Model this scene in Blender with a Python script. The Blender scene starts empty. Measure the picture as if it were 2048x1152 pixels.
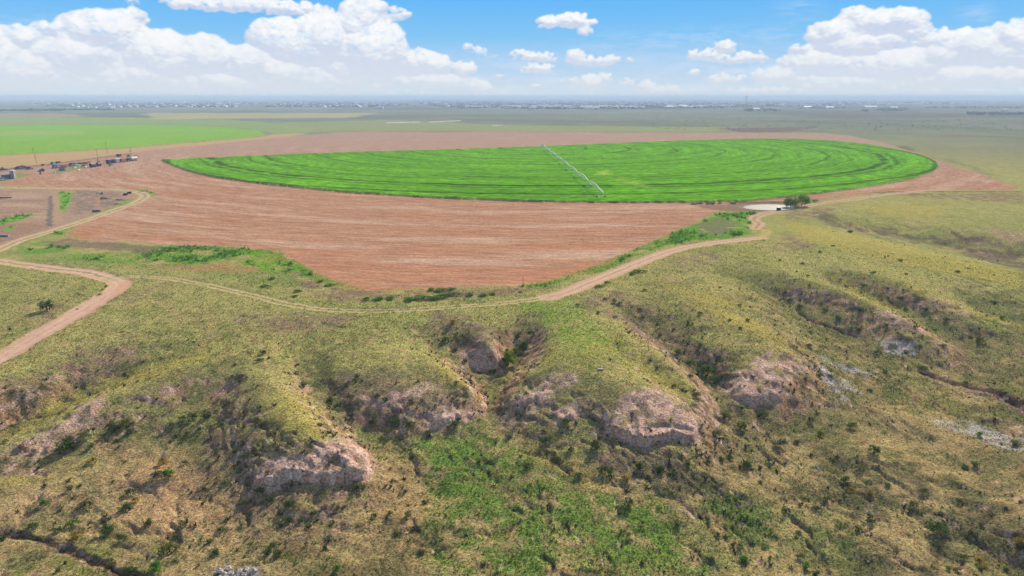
import bpy, math, random
import numpy as np
from mathutils import Vector, Matrix
random.seed(7); rng = np.random.default_rng(7)
S = bpy.context.scene
COL = S.collection
R = math.radians
# ------------------------------------------------------------------ camera
H = 50.0; F = 1366.0
PITCH = math.atan(382.5/F)
cam_d = bpy.data.cameras.new('camera'); cam = bpy.data.objects.new('camera', cam_d); COL.objects.link(cam)
cam.location = (0, 0, H); cam.rotation_euler = (R(90)-PITCH, 0, 0)
cam_d.sensor_width = 36; cam_d.lens = F/2048*36; cam_d.clip_start = 0.5; cam_d.clip_end = 200000
S.camera = cam
# ------------------------------------------------------------------ light
SUN_AZ, SUN_EL = R(28), R(30)
w = bpy.data.worlds.new("World"); S.world = w; w.use_nodes = True
nt = w.node_tree; nt.nodes.clear()
wo = nt.nodes.new('ShaderNodeOutputWorld'); bg = nt.nodes.new('ShaderNodeBackground'); sk = nt.nodes.new('ShaderNodeTexSky')
sk.sky_type = 'NISHITA'; sk.sun_disc = False; sk.sun_elevation = SUN_EL; sk.sun_rotation = SUN_AZ
bg.inputs['Strength'].default_value = 0.145
nt.links.new(sk.outputs[0], bg.inputs['Color']); nt.links.new(bg.outputs[0], wo.inputs[0])
sd = bpy.data.lights.new('sun', 'SUN'); sun = bpy.data.objects.new('sun', sd); COL.objects.link(sun)
sd.energy = 5.0; sd.angle = R(0.6); sd.color = (1.0, 0.93, 0.82)
sv = Vector((math.sin(SUN_AZ)*math.cos(SUN_EL), math.cos(SUN_AZ)*math.cos(SUN_EL), math.sin(SUN_EL)))
sun.rotation_euler = sv.to_track_quat('Z', 'Y').to_euler(); sun.location = (0, 0, 300)
S.view_settings.view_transform = 'Standard'; S.view_settings.look = 'None'
S.view_settings.exposure = 0.42; S.view_settings.gamma = 1
S.render.resolution_x = 1024; S.render.resolution_y = 576
S.cycles.volume_bounces = 1
# ------------------------------------------------------------------ helpers
def lin(c):
    c = np.asarray(c, float)/255.0
    return np.where(c <= .04045, c/12.92, ((c+.055)/1.055)**2.4)
FX = 1.42
def A(r, g, b): return lin((r, g, b))/FX       # appearance in the sun -> albedo
def hash2(ix, iy, seed):
    h = (ix.astype(np.int64)*374761393 + iy.astype(np.int64)*668265263 + seed*144269504) & 0xffffffff
    h = ((h ^ (h >> 13))*1274126177) & 0xffffffff
    return ((h ^ (h >> 16)) & 0xffffff)/16777215.0
def vn(x, y, seed=0):
    xi = np.floor(x); yi = np.floor(y); fx = x-xi; fy = y-yi
    fx = fx*fx*fx*(fx*(fx*6-15)+10); fy = fy*fy*fy*(fy*(fy*6-15)+10)
    a = hash2(xi, yi, seed); b = hash2(xi+1, yi, seed); c = hash2(xi, yi+1, seed); d = hash2(xi+1, yi+1, seed)
    return ((a+(b-a)*fx)*(1-fy)+(c+(d-c)*fx)*fy)*2-1
def fbm(x, y, o=4, seed=0, g=.5):
    s = 0; am = 1; t = 0
    for i in range(o):
        k = 2.03**i; ca, sa = math.cos(.6*i), math.sin(.6*i)
        s = s+am*vn((x*ca-y*sa)*k+i*17.3, (x*sa+y*ca)*k-i*9.1, seed+i*7); t += am; am *= g
    return s/t
def sst(a, b, x):
    t = np.clip((x-a)/(b-a), 0, 1); return t*t*(3-2*t)
def px_dir(px, py):
    dx = (np.asarray(px, float)-1024)/F; dy = (np.asarray(py, float)-576)/F
    cp, sp = math.cos(PITCH), math.sin(PITCH)
    return dx, cp-dy*sp, -sp-dy*cp
def px_plane(px, py, z=0.0):
    a, b, c = px_dir(px, py); t = (z-H)/c; return a*t, b*t
# ------------------------------------------------------------------ relief (surveyed spot heights: pixel, pixel, metres)
CP = [(250,575,0),(330,560,0),(450,590,0),(560,612,0),(680,625,0),(800,622,0),(950,612,0),(1080,597,0),(1180,565,0),(1250,535,0),
(1330,510,0),(1500,480,0),(1530,440,0),(1600,425,0),(1700,405,0),(1850,395,0),(2048,395,-.5),(0,720,-1.6),(100,650,-.8),(180,605,-.4),(0,600,-.4),
(0,540,0),(100,560,0),(0,660,-1.2),(500,560,0),(900,590,0),(1400,480,0),(300,600,-.1),(400,600,-.1),(250,625,-.3),(350,650,-.6),(420,640,-.4),
(0,968,-10.6),(90,975,-10.8),(40,990,-11.6),(250,950,-11),(100,1020,-11.9),(0,1060,-12.2),(300,1060,-12.2),(200,1130,-12.8),(400,1000,-11.5),(0,1152,-13.2),(400,1140,-12.9),(620,1130,-12.6),(780,1030,-11.7),
# ridge G
(1540,470,-.1),(1650,468,-.2),(1750,484,-.7),(1850,505,-1.3),(1950,529,-2.2),(2048,550,-3.2),(1700,520,-.9),(1900,560,-2.3),(2048,600,-4.0),(1800,532,-1.5),(2048,660,-6.4),
(1660,446,-2.0),(1740,462,-4.2),(1830,478,-5.6),(1920,497,-7.2),(2048,518,-9.2),(1700,430,-.8),(1800,435,-1.4),(1880,452,-2.0),(1960,468,-3.0),(2048,480,-4.2),(2048,430,-1),(1900,420,-.4),
# foreground floor
(900,950,-10.8),(1000,1000,-11.4),(850,895,-9.5),(1000,890,-10.1),(1100,950,-10.9),(900,1140,-12.6),(1200,1140,-12.6),(1500,1140,-12.6),(1500,950,-10.8),
(1700,900,-10.4),(1800,1000,-11.4),(2048,1140,-12.6),(2048,950,-11.2),(1700,1140,-12.6),(1640,840,-9.7),(2048,890,-11),(1850,850,-10.2),(1300,1000,-11.2)]
LINES = [ # crests, edges, feet and gully floors: the same kind of spot heights strung along lines
 [(330,640,-.4),(260,665,-.7),(170,700,-1.3),(90,745,-2.4),(20,785,-3.4),(-60,820,-4.4)], [(400,695,-1.6),(300,728,-3.7),(220,762,-5.8),(120,802,-7.4),(20,842,-8.8),(-60,880,-9.8)],
 [(500,680,-.8),(440,700,-1.2),(350,735,-2.1),(270,768,-3.4),(180,808,-4.8),(100,842,-6.0),(30,880,-7.2),(-60,920,-8.4)], [(460,780,-4.8),(400,825,-6.9),(300,850,-8.2),(220,880,-9.4),(130,920,-10.4),(50,950,-11),(-60,990,-11.6)],
 [(520,640,-.2),(535,690,-.6),(545,740,-1.0),(560,790,-1.6),(590,835,-2.4),(630,868,-3.3),(680,888,-4.4),(715,905,-6.0)], [(490,700,-.9),(478,750,-2.2),(458,800,-4.4),(436,850,-6.6),(410,900,-8.8),(396,960,-10.6)],
 [(440,1020,-11.2),(520,1060,-11.8),(640,1060,-11.8),(740,1020,-11.4),(790,950,-10.4)], [(490,890,-6.4),(498,840,-4.2),(530,810,-2.4)], [(500,950,-7.9),(560,950,-7.1),(640,948,-6.9),(715,940,-7.4)],
 [(590,670,-.9),(615,710,-2.3),(635,755,-4.2),(670,810,-6.2),(730,865,-8.3),(790,895,-9.5)], [(620,790,-4.2),(680,850,-6.8),(740,905,-8.8)],
 [(700,640,-.2),(740,670,-.4),(800,690,-.6),(850,710,-1.0),(900,740,-2.1),(935,770,-3.9),(960,800,-6.6)], [(670,738,-2.4),(720,748,-1.9),(790,756,-1.9),(860,766,-2.8)], [(700,800,-4.6),(790,810,-4.7),(870,805,-5.0)], [(690,828,-6.4),(750,852,-7.7),(820,868,-8.6),(900,866,-9.0)],
 [(862,640,-.6),(890,670,-2.4),(920,700,-4.2),(950,728,-5.9),(990,752,-7.2)], [(955,640,-.1),(972,668,-.7),(985,698,-2.2)], [(1068,615,-.4),(1064,640,-2.2),(1050,672,-4.3),(1030,705,-6.1),(1010,735,-7.2),(990,775,-8.3),(965,820,-9.3)],
 [(1150,600,0),(1175,640,0),(1185,690,-.2),(1190,730,-.7),(1240,755,-1.3),(1300,780,-2.4),(1360,805,-4.0),(1392,830,-5.8)], [(1095,640,-.3),(1102,690,-.7),(1092,720,-1.4),(1050,752,-3.2),(1022,790,-5.4)], [(1060,772,-4.4),(1130,752,-1.8),(1230,766,-1.7)],
 [(1080,810,-5.6),(1160,815,-4.8),(1240,825,-4.7),(1330,835,-5.3)], [(990,835,-9.2),(1050,870,-9.2),(1120,905,-9.7),(1200,945,-10.2),(1290,968,-10.4),(1400,950,-10.3),(1450,890,-10.1),(1425,822,-8.4)], [(1210,880,-7.9),(1300,895,-8.0),(1385,885,-8.2)],
 [(1220,605,-.5),(1270,635,-2.7),(1320,668,-4.8),(1370,708,-6.5),(1410,748,-7.8),(1437,792,-8.8),(1462,832,-9.7)], [(1215,640,-.3),(1250,662,-.8),(1300,695,-1.8),(1350,735,-3.2),(1400,778,-5.4)], [(1255,692,-1.5),(1305,735,-3.4),(1350,775,-4.6)],
 [(1330,590,-.2),(1400,618,-.5),(1460,646,-1.0),(1520,674,-1.7),(1570,700,-2.8),(1605,730,-4.6),(1650,775,-7.8)], [(1400,690,-4.2),(1450,722,-4.4),(1470,765,-6.2)], [(1450,800,-8.0),(1500,820,-8.6),(1560,825,-8.8),(1620,822,-9.0)], [(1500,770,-5.4),(1560,768,-5.2)],
 [(1490,545,-1.9),(1550,590,-4.6),(1600,628,-6.4),(1660,655,-7.4),(1715,682,-8.1),(1800,727,-9),(1880,764,-9.6),(1960,802,-10.1),(2060,842,-10.6)], [(1450,600,-1.5),(1520,640,-2.9),(1580,680,-4.6),(1640,720,-6.6),(1700,765,-8.4),(1760,820,-9.7)],
 [(1500,518,-.3),(1560,542,-.7),(1640,566,-1.2),(1700,585,-1.7),(1760,612,-2.4),(1820,648,-3.8),(1870,686,-5.8),(1900,720,-8.2)], [(1640,612,-5.0),(1720,655,-6.4),(1800,700,-7.8)],
 [(1670,560,-2.8),(1730,588,-4.5),(1790,617,-5.8),(1850,650,-6.9),(1920,692,-8.3),(2000,735,-9.2),(2080,770,-9.8)], [(1700,542,-.9),(1760,557,-1.3),(1830,584,-2.1),(1890,608,-3.2),(1945,640,-5.2),(1990,672,-7.2)],
 [(1400,512,-.2),(1440,540,-1.7),(1480,575,-2.2),(1540,620,-3.4)], [(1900,585,-3.4),(1980,625,-5.4),(2060,665,-7.4)]]
for L_ in LINES:
    for (a0, b0, z0_), (a1, b1, z1_) in zip(L_[:-1], L_[1:]):
        k_ = 3
        for q_ in range(k_): CP.append((a0+(a1-a0)*q_/k_, b0+(b1-b0)*q_/k_, z0_+(z1_-z0_)*q_/k_))
    CP.append(L_[-1])
ZS = .71
def zsc(a, b): return ZS*(1+.34*float(np.clip((a-1380)/200, 0, 1)))*(1.05 if (a > 1600 and 425 < b < 535) and not (a < 1960 and b > 466+ (a-1650)*.21) else 1)
cp = np.array([(*px_plane(a, b, z*zsc(a, b)), z*zsc(a, b)) for a, b, z in CP])
extra = []
for a_ in (-44, -55, -70, 44, 55, 70):
    for r_, z_ in ((60,-12.6),(90,-12.2),(115,-9.5),(140,-5.0),(175,-3),(230,-2.0),(300,0)): extra.append((r_*math.sin(R(a_)), r_*math.cos(R(a_)), z_))
for a_ in range(95, 270, 25):
    for r_ in (60, 150, 280): extra.append((r_*math.sin(R(a_)), r_*math.cos(R(a_)), -12.6))
for x_ in range(-50, 51, 25): extra.append((x_, 25, -13.5))
extra = np.array(extra); extra[:,2] *= ZS; cp = np.vstack([cp, extra])
CC = 1.6
d = np.sqrt((cp[:,None,0]-cp[None,:,0])**2+(cp[:,None,1]-cp[None,:,1])**2+CC*CC)
n = len(cp); M = np.zeros((n+1, n+1)); M[:n,:n] = d - 0.25*np.eye(n); M[:n,n] = 1; M[n,:n] = 1
wts = np.linalg.solve(M, np.append(cp[:,2], 0))
def rbf(x, y):
    sh = x.shape; x = x.ravel(); y = y.ravel(); o = np.empty_like(x)
    for i in range(0, len(x), 40000):
        dd = np.sqrt((x[i:i+40000,None]-cp[None,:,0])**2+(y[i:i+40000,None]-cp[None,:,1])**2+CC*CC)
        o[i:i+40000] = dd @ wts[:n]+wts[n]
    return o.reshape(sh)
def seg_dist(X, Y, ax, ay, bx, by):
    dx, dy = bx-ax, by-ay; L = dx*dx+dy*dy+1e-9
    t = np.clip(((X-ax)*dx+(Y-ay)*dy)/L, 0, 1)
    return np.hypot(X-ax-t*dx, Y-ay-t*dy)
def sdf(X, Y, P, margin):
    """signed distance (negative inside) to polygon P, only near it"""
    out = np.full(X.shape, 1e6); P = np.asarray(P)
    m = (X > P[:,0].min()-margin) & (X < P[:,0].max()+margin) & (Y > P[:,1].min()-margin) & (Y < P[:,1].max()+margin)
    x = X[m]; y = Y[m]
    if len(x) == 0: return out
    dm = np.full(x.shape, 1e9); ins = np.zeros(x.shape, bool)
    for i in range(len(P)):
        ax, ay = P[i]; bx, by = P[(i+1) % len(P)]
        dm = np.minimum(dm, seg_dist(x, y, ax, ay, bx, by))
        c = ((ay > y) != (by > y)); ins ^= c & (x < (bx-ax)*(y-ay)/(by-ay+1e-12)+ax)
    out[m] = np.where(ins, -dm, dm); return out
def ldist(X, Y, P, margin):
    out = np.full(X.shape, 1e6); P = np.asarray(P)
    m = (X > P[:,0].min()-margin) & (X < P[:,0].max()+margin) & (Y > P[:,1].min()-margin) & (Y < P[:,1].max()+margin)
    x = X[m]; y = Y[m]; dm = np.full(x.shape, 1e9)
    for i in range(len(P)-1): dm = np.minimum(dm, seg_dist(x, y, *P[i], *P[i+1]))
    out[m] = dm; return out
def smooth_line(pts, k=5):
    """Catmull-Rom through the points"""
    P = [np.array(p, float) for p in pts]; P = [2*P[0]-P[1]]+P+[2*P[-1]-P[-2]]; o = []
    for i in range(1, len(P)-2):
        for j in range(k):
            t = j/k; a, b, c, d_ = P[i-1:i+3]
            o.append(.5*((2*b)+(-a+c)*t+(2*a-5*b+4*c-d_)*t*t+(-a+3*b-3*c+d_)*t**3))
    o.append(P[-2]); return o
def poly0(pts): return [px_plane(a, b, 0) for a, b in pts]
# ---- plan of the flat land (all at z = 0)
CROP = poly0([(321,321),(345,331),(376,343),(427,355),(513,367),(615,378),(700,386),(851,396),(1056,404),(1200,406),(1348,406),(1485,404),(1567,396),(1655,386),(1758,372),
 (1826,358),(1862,346),(1877,335),(1872,325),(1854,315),(1809,302),(1734,289),(1655,281.5),(1570,278),(1485,279),(1348,282.5),(1220,288),(1085,294),(900,300),(680,306.5),(560,311),(430,316)])
FARCROP = poly0([(-500,250),(0,251.5),(150,250.5),(350,252),(470,257),(515,263),(530,268.5),(525,272),(450,279.5),(350,287),(250,296),(100,305),(0,311),(-400,330)])
PLOUGH = poly0([(1440,419),(1400,440),(1330,470),(1250,505),(1180,535),(1100,560),(1040,571),(950,574),(850,578),(760,581),(700,572),(640,548),(600,525),(562,502),(500,497),(400,492),
 (290,488),(180,482),(128,471),(150,453),(205,430),(275,409),(305,395),(312,386),(290,379),(200,375.5),(0,373),(-200,380),(-200,396),(0,366.5),(70,353),(150,342.5),(230,329),(275,319),(287,310),(262,306),(330,298),(400,291),(560,275),(680,264),
 (1000,264.5),(1640,265.5),(1700,271),(1760,284),(1809,298),(1854,311),(1895,328),(1960,348),(2035,374),(2030,379.5),(1840,382),(1760,383),(1700,392),(1620,402),(1500,407)])
LOOP = smooth_line([px_plane(a, b) for a, b in [(-60,375),(0,375),(120,376.5),(205,378),(255,380.5),(283,386),(290,393),(274,404),(239,416.5),(188,435),(120,457),(51,477),(17,491),(-30,510),(-60,516),(0,522),(61,530.5),(121,538),(170,544),(206,552)]])
ROADW = smooth_line([px_plane(a, b, z) for a, b, z in [(61,530.5,0),(121,538,0),(170,544,0),(206,552,0),(236,562,0),(240,572,0),(221,588,-.1),(194,603,-.3),(146,632,-.6),(71,678,-1.2),(0,722,-1.7),(-90,775,-2.4)]])
TRACK = smooth_line([px_plane(a, b) for a, b in [(225,556),(262,553),(330,556),(400,567),(450,578),(510,592),(570,607),(640,618),(720,621.5),(800,620),(900,614),(1000,606.5),(1080,597.5),(1115,589.5),(1143,581),(1194,559.5),(1265,530),(1335,504),(1380,493),(1433,484.5),(1490,478.5),(1524,475)]])
TRACK2 = smooth_line([px_plane(a, b) for a, b in [(1512,457),(1519,447),(1508,439),(1516,431),(1545,424),(1587,416.5),(1655,404.5),(1707,398.5),(1780,388),(1900,377)]])
POND = poly0([(1486,413),(1502,409.5),(1530,408),(1560,408.5),(1580,411),(1592,415),(1584,418),(1565,419.5),(1540,419.8),(1508,418.3),(1492,416)])
PLATEAU = poly0([(-900,560),(0,548),(60,552),(130,556),(200,566),(245,575),(300,566),(400,578),(500,602),(600,622),(720,632),(850,630),(1000,618),(1100,606),(1160,590),(1230,562),(1320,524),(1400,502),
 (1500,486),(1545,476),(1550,440),(1600,424),(1700,408),(1800,398),(2048,392),(3200,400),(2600,240),(-600,240)])
X0, Y0 = px_plane(1084, 297.5); X1, Y1 = px_plane(1203, 399)
PIV = (float(X0), float(Y0)); PIVR = math.hypot(X1-X0, Y1-Y0)
# ------------------------------------------------------------------ ground grid
azf = np.linspace(-50, 50, 1001)
az = np.concatenate([np.linspace(-180, -52, 40), azf, np.linspace(52, 180, 40)])*math.pi/180
rr = [3, 8, 15, 25, 35, 45, 52]; q = 58.0
while q < 235: rr.append(q); q *= 1.0034
th = math.atan(H/q)
while th > R(.075): rr.append(H/math.tan(th)); th -= R(.034)
rr += [45000.0]; rr = np.array(rr)
AZ, RR = np.meshgrid(az, rr); GX = RR*np.sin(AZ); GY = RR*np.cos(AZ)
SP = np.gradient(rr)[:,None]*np.ones_like(AZ)           # row spacing
def base_height(X, Y):
    r = np.hypot(X, Y); z = np.zeros_like(X)
    wx = 5*fbm(X/22, Y/22, 3, 5)
    k = sst(0, 16, sdf(X, Y+wx, PLATEAU, 60)); k = np.where(r > 420, 0, k)*(1-sst(330, 420, r))
    m = k > 0; z[m] = rbf(X[m], Y[m])
    z = np.minimum(z, .35)*k
    # low swells and rills on the slopes
    dep = sst(0, 4, -z)
    u1 = fbm(X/13, Y/13, 4, 11); rid = 1-np.abs(fbm(X/7.5+1.5*u1, Y/11, 4, 23))*2.2
    z = z + dep*(.55*u1-.42*np.clip(rid, 0, 1)**2) + .12*k*fbm(X/5, Y/5, 3, 31)
    return z, k
GZ, GK = base_height(GX, GY)
def grid_sample(arr, x, y):
    x = np.asarray(x, float); y = np.asarray(y, float); a = np.arctan2(x, y); r = np.hypot(x, y)
    i = np.clip(np.searchsorted(az, a)-1, 0, len(az)-2); j = np.clip(np.searchsorted(rr, r)-1, 0, len(rr)-2)
    fa = np.clip((a-az[i])/(az[i+1]-az[i]), 0, 1); fr = np.clip((r-rr[j])/(rr[j+1]-rr[j]), 0, 1)
    if arr.ndim == 3: fa = fa[...,None]; fr = fr[...,None]
    return (arr[j,i]*(1-fa)+arr[j,i+1]*fa)*(1-fr)+(arr[j+1,i]*(1-fa)+arr[j+1,i+1]*fa)*fr
def hit(px, py):
    """where the sight line of a photo point meets the ground"""
    a, b, c = px_dir(px, py); t0 = 40.0
    ts = np.concatenate([np.arange(45, 420, .5), [0]]); x = a*ts; y = b*ts; z = H+c*ts
    g = grid_sample(GZ, x, y); k = np.nonzero((z-g < 0) & (ts > 0))[0]
    if len(k): t = ts[k[0]]
    else: t = -H/c
    return float(a*t), float(b*t)
def hp(pts): return [hit(a, b) for a, b in pts]
# rock ledges: the ground steps down across these lines
CLIFFS = [([(1206,852),(1225,868),(1260,878),(1300,884),(1345,874),(1385,882),(1394,850),(1388,832)], 1.9, 2.6),
 ([(1036,828),(1040,812),(1062,800),(1085,785)], 1.0, 2.2), ([(1108,838),(1125,842),(1160,832)], .9, 1.6),
 ([(500,945),(512,972),(540,968),(580,950),(620,955),(650,957),(700,955),(733,950),(736,918),(725,895)], 1.7, 2.4),
 ([(1456,790),(1480,798),(1510,804),(1550,796),(1572,800)], 1.2, 2.2), ([(930,722),(965,737),(1000,735)], 1.0, 1.8),
 ([(835,858),(880,848),(950,834)], .9, 1.6), ([(40,915),(80,905),(120,885)], .8, 1.6)]
ROCKM = np.zeros_like(GX)
for pts, hgt, wd in CLIFFS:
    P = smooth_line(hp(pts), 6); wx = .5*fbm(GX/1.6, GY/1.6, 3, 41); wy = .5*fbm(GX/1.6+50, GY/1.6, 3, 43)
    dd = ldist(GX+wx, GY+wy, P, 12); m = dd < 9
    if not m.any(): continue
    Pn = np.array(P); x = GX[m]+wx[m]; y = GY[m]+wy[m]; best = np.full(x.shape, 1e9); sgn = np.zeros(x.shape)
    for i in range(len(Pn)-1):
        e = seg_dist(x, y, *Pn[i], *Pn[i+1]); c = (Pn[i+1][0]-Pn[i][0])*(y-Pn[i][1])-(Pn[i+1][1]-Pn[i][1])*(x-Pn[i][0])
        s = e < best; best = np.where(s, e, best); sgn = np.where(s, np.sign(c), sgn)
    sdv = best*sgn                                         # positive = far (upper) side
    ends = np.minimum(np.hypot(x-Pn[0][0], y-Pn[0][1]), np.hypot(x-Pn[-1][0], y-Pn[-1][1])); fe = sst(0, 3, ends)
    GZ[m] += fe*hgt*.85*(.5*np.exp(-np.clip(sdv, 0, 99)/wd)*(sdv > 0)*sst(-.25, .25, sdv) - .5*np.exp(-np.clip(-sdv, 0, 99)/wd)*(1-sst(-.25, .25, sdv)))
    ROCKM[m] = np.maximum(ROCKM[m], fe*np.exp(-np.clip(sdv, 0, 99)/1.6)*np.exp(-np.clip(-sdv, 0, 99)/.5))
# erosion ditches
DITCH = [([(0,1062),(45,1072),(110,1092),(180,1122),(230,1140),(290,1165)], .5, .55), ([(1600,628),(1640,648),(1710,668)], .8, .8),
 ([(2005,793),(2030,808),(2060,820)], 1.2, 1.0), ([(1840,740),(1900,765),(2000,792)], .5, .9)]
DM = np.zeros_like(GX)
for pts, hgt, wd in DITCH:
    dd = ldist(GX+.6*fbm(GX/3, GY/3, 3, 51), GY+.6*fbm(GX/3+9, GY/3, 3, 52), smooth_line(hp(pts)), 8)
    g = np.exp(-(dd/wd)**2); GZ -= hgt*g; DM = np.maximum(DM, g)
# ------------------------------------------------------------------ ground cover colours (albedo)
def N(s, o=3, seed=0): return fbm(GX/s, GY/s, o, seed)
gy_, gx_ = np.gradient(GZ); rng_dr = np.gradient(rr)[:,None]; rng_da = (np.gradient(az)[None,:]*RR)
SR = gy_/rng_dr; SA = gx_/rng_da; SLOPE = np.hypot(SR, SA)
n3, n8, n25, n1 = N(3, 4, 61), N(8, 4, 62), N(25, 4, 63), N(1.1, 3, 64)
n60 = N(90, 4, 65); n400 = N(500, 4, 66)
GC = np.empty(GX.shape+(3,))
def mix(m, c): 
    global GC
    m = np.clip(m, 0, 1)[...,None]; GC = GC*(1-m)+np.asarray(c)*m
GC[:] = A(182,172,104)
mix(.4+.8*n8, A(162,162,90)); mix(sst(.0,.5,n25)*.6, A(178,166,102)); mix(sst(.15,.6,n3+.3*n1)*.55, A(132,136,78)); mix(sst(.2,.6,-n3-.3*n8)*.4, A(196,176,120))
low = sst(-6.6, -8.2, GZ)
mix(low*.85, A(186,160,108)); mix(low*sst(-.1,.5,n8+.5*n3)*.7, A(118,128,62)); mix(low*sst(.1,.5,n3-.6*n8)*.55, A(182,150,104))
mix(low*sst(.15,.55,n25)*.5, A(110,104,66))
def boxb(a, n0, n1_):
    for ax, n_ in ((0, n0), (1, n1_)):
        c_ = np.cumsum(np.concatenate([np.repeat(np.take(a, [0], ax), n_+1, ax), a, np.repeat(np.take(a, [-1], ax), n_, ax)], ax), ax)
        L_ = a.shape[ax]; a = (np.take(c_, np.arange(2*n_+1, 2*n_+1+L_), ax)-np.take(c_, np.arange(0, L_), ax))/(2*n_+1)
    return a
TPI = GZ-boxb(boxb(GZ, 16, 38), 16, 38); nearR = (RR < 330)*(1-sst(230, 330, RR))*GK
mix(nearR*sst(.12, .75, TPI+.12*n8)*.5, A(190,176,106)); mix(nearR*sst(.10, .7, -TPI+.12*n8)*.6, A(112,116,70)); mix(nearR*sst(.02, .14, SLOPE)*sst(0, .3, SR-.1)*.0, A(120,118,80))  # dry crests, greener draws; tones also paint in shading to bring out the relief
mix(nearR*sst(.07, .22, SR)*.45, A(128,126,84))  # slopes facing the viewpoint tinted darker, shade put into the colour
# bare, stony steep ground with dark scrub
st = sst(.29, .58, SLOPE+.12*n3+.08*n1)*sst(.3, 2, -GZ)
mix(st*.78, A(204,152,114)); mix(st*sst(-.1,.4,n3+.5*n1)*.7, A(116,114,80)); mix(st*sst(.1,.5,-n8+.4*n1)*.6, A(206,164,144))
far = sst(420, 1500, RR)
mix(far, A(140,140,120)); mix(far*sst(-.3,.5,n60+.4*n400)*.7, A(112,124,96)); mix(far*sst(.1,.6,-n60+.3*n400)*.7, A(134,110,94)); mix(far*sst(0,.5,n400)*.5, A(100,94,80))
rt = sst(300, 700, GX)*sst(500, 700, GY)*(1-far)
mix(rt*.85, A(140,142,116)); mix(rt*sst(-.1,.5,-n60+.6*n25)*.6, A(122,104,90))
def paint(pts, col, soft=1.0, warp=1.0, k=1.0, z0=False, nz=None, sc=3.0):
    P = poly0(pts) if z0 else hp(pts)
    wx = warp*fbm(GX/sc, GY/sc, 3, 71); wy = warp*fbm(GX/sc+31, GY/sc, 3, 72)
    s = sdf(GX+wx, GY+wy, P, soft*3+warp*2+2); m = 1-sst(-soft, soft, s)
    if nz is not None: m = m*nz
    mix(m*k, col); return m*k
def stroke(P, wd, col, soft=.4, warp=.3, k=1.0, nz=None):
    dd = ldist(GX+warp*1.5*n3+warp*n1, GY+warp*1.5*n1+warp*1.5*n8, P, wd*3+6); m = 1-sst(wd/2-soft, wd/2+soft, dd)
    if nz is not None: m = m*nz
    mix(m*k, col); return m*k
PINK = A(232,186,164); PINK2 = A(196,146,126); PURP = A(146,114,104); YEL = A(190,172,88); GRN = A(104,158,52); DGRN = A(70,120,44); TAN = A(206,170,128); WHT = A(222,212,204)
mott = sst(-.45, .15, n3+.7*n1)
# brown and purple dead-weed stands, and shade painted on some dark slopes
for p in [[(500,625),(720,630),(700,650),(560,665),(500,650)],[(860,625),(960,625),(960,650),(880,680),(830,660)],[(1150,590),(1240,575),(1300,620),(1290,650),(1220,640),(1160,615)],
          [(1030,625),(1080,630),(1090,680),(1040,700),(1010,670)],[(250,590),(320,568),(330,580),(260,605)],[(160,690),(260,700),(240,750),(120,790),(90,770)],
          [(560,520),(640,570),(720,590),(730,610),(650,600),(580,570),(520,545)],[(1560,425),(1650,412),(1700,408),(1640,436),(1570,440)],[(1230,635),(1330,660),(1420,700),(1440,740),(1380,720),(1290,680)],
          [(1330,520),(1420,500),(1440,520),(1370,540)],[(640,750),(720,740),(880,760),(900,820),(820,860),(700,840)],[(420,830),(490,830),(500,900),(440,950),(410,900)],
          [(1180,900),(1400,890),(1440,960),(1380,1010),(1200,960)],[(480,960),(720,960),(700,1060),(560,1100),(470,1060)],[(1680,440),(1800,470),(1800,485),(1700,460)],[(1920,500),(2048,510),(2048,540),(1980,525)],
          [(1560,470),(1600,470),(1640,500),(1560,500)],[(1900,560),(1980,575),(1960,590)],[(60,600),(120,605),(140,640),(80,650)]]:
    paint(p, PURP, 3, 3, .62, nz=mott)
paint([(0,760),(120,740),(200,760),(120,800),(0,850)], A(120,108,86), 3, 3, .6, nz=mott)
for p in [[(1640,436),(1700,445),(1710,462),(1660,455)],[(1745,452),(1790,458),(1800,474),(1755,470)],[(1800,468),(1860,478),(1870,492),(1815,486)],[(1860,474),(1905,480),(1900,495),(1865,490)],[(1925,497),(2048,508),(2070,545),(1990,528),(1930,512)],[(1620,425),(1660,425),(1680,440),(1640,440)]]:
    paint(p, A(112,98,86), 1.2, 3, .6, nz=sst(-.7, 0, n3))  # dark scrub and painted shade in the hollows, where the relief is weak
# the rougher, darker flats
for p, c, k in [([(1380,930),(1560,860),(1800,900),(2048,960),(2100,1180),(1380,1180),(1300,1000)], A(104,108,66), .6), ([(480,1000),(900,1020),(930,1180),(440,1180),(470,1090)], A(128,104,78), .5), ([(1660,880),(2048,1000),(2048,1152),(1760,1152),(1600,980)], A(110,92,80), .35),
  ([(1190,900),(1420,900),(1500,960),(1440,1010),(1260,990)], A(104,102,74), .5), ([(1150,600),(1400,560),(1560,600),(1640,700),(1500,680),(1400,640)], A(128,120,84), .4), ([(1180,590),(1340,650),(1460,740),(1400,760),(1280,680)], A(104,94,78), .5)]:
    paint(p, c, 5, 6, k, nz=sst(-.35, .35, n8+.6*n3+.3*n1), sc=8)
mix((RR < 200)*(GK > .5)*sst(.05, .55, N(6, 4, 67)+.5*n1)*.22, A(104,88,72)); mix((RR < 200)*(GK > .5)*sst(.1, .5, N(2.2, 3, 68))*.4, A(198,160,112))
RP = np.zeros_like(GX)
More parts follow.
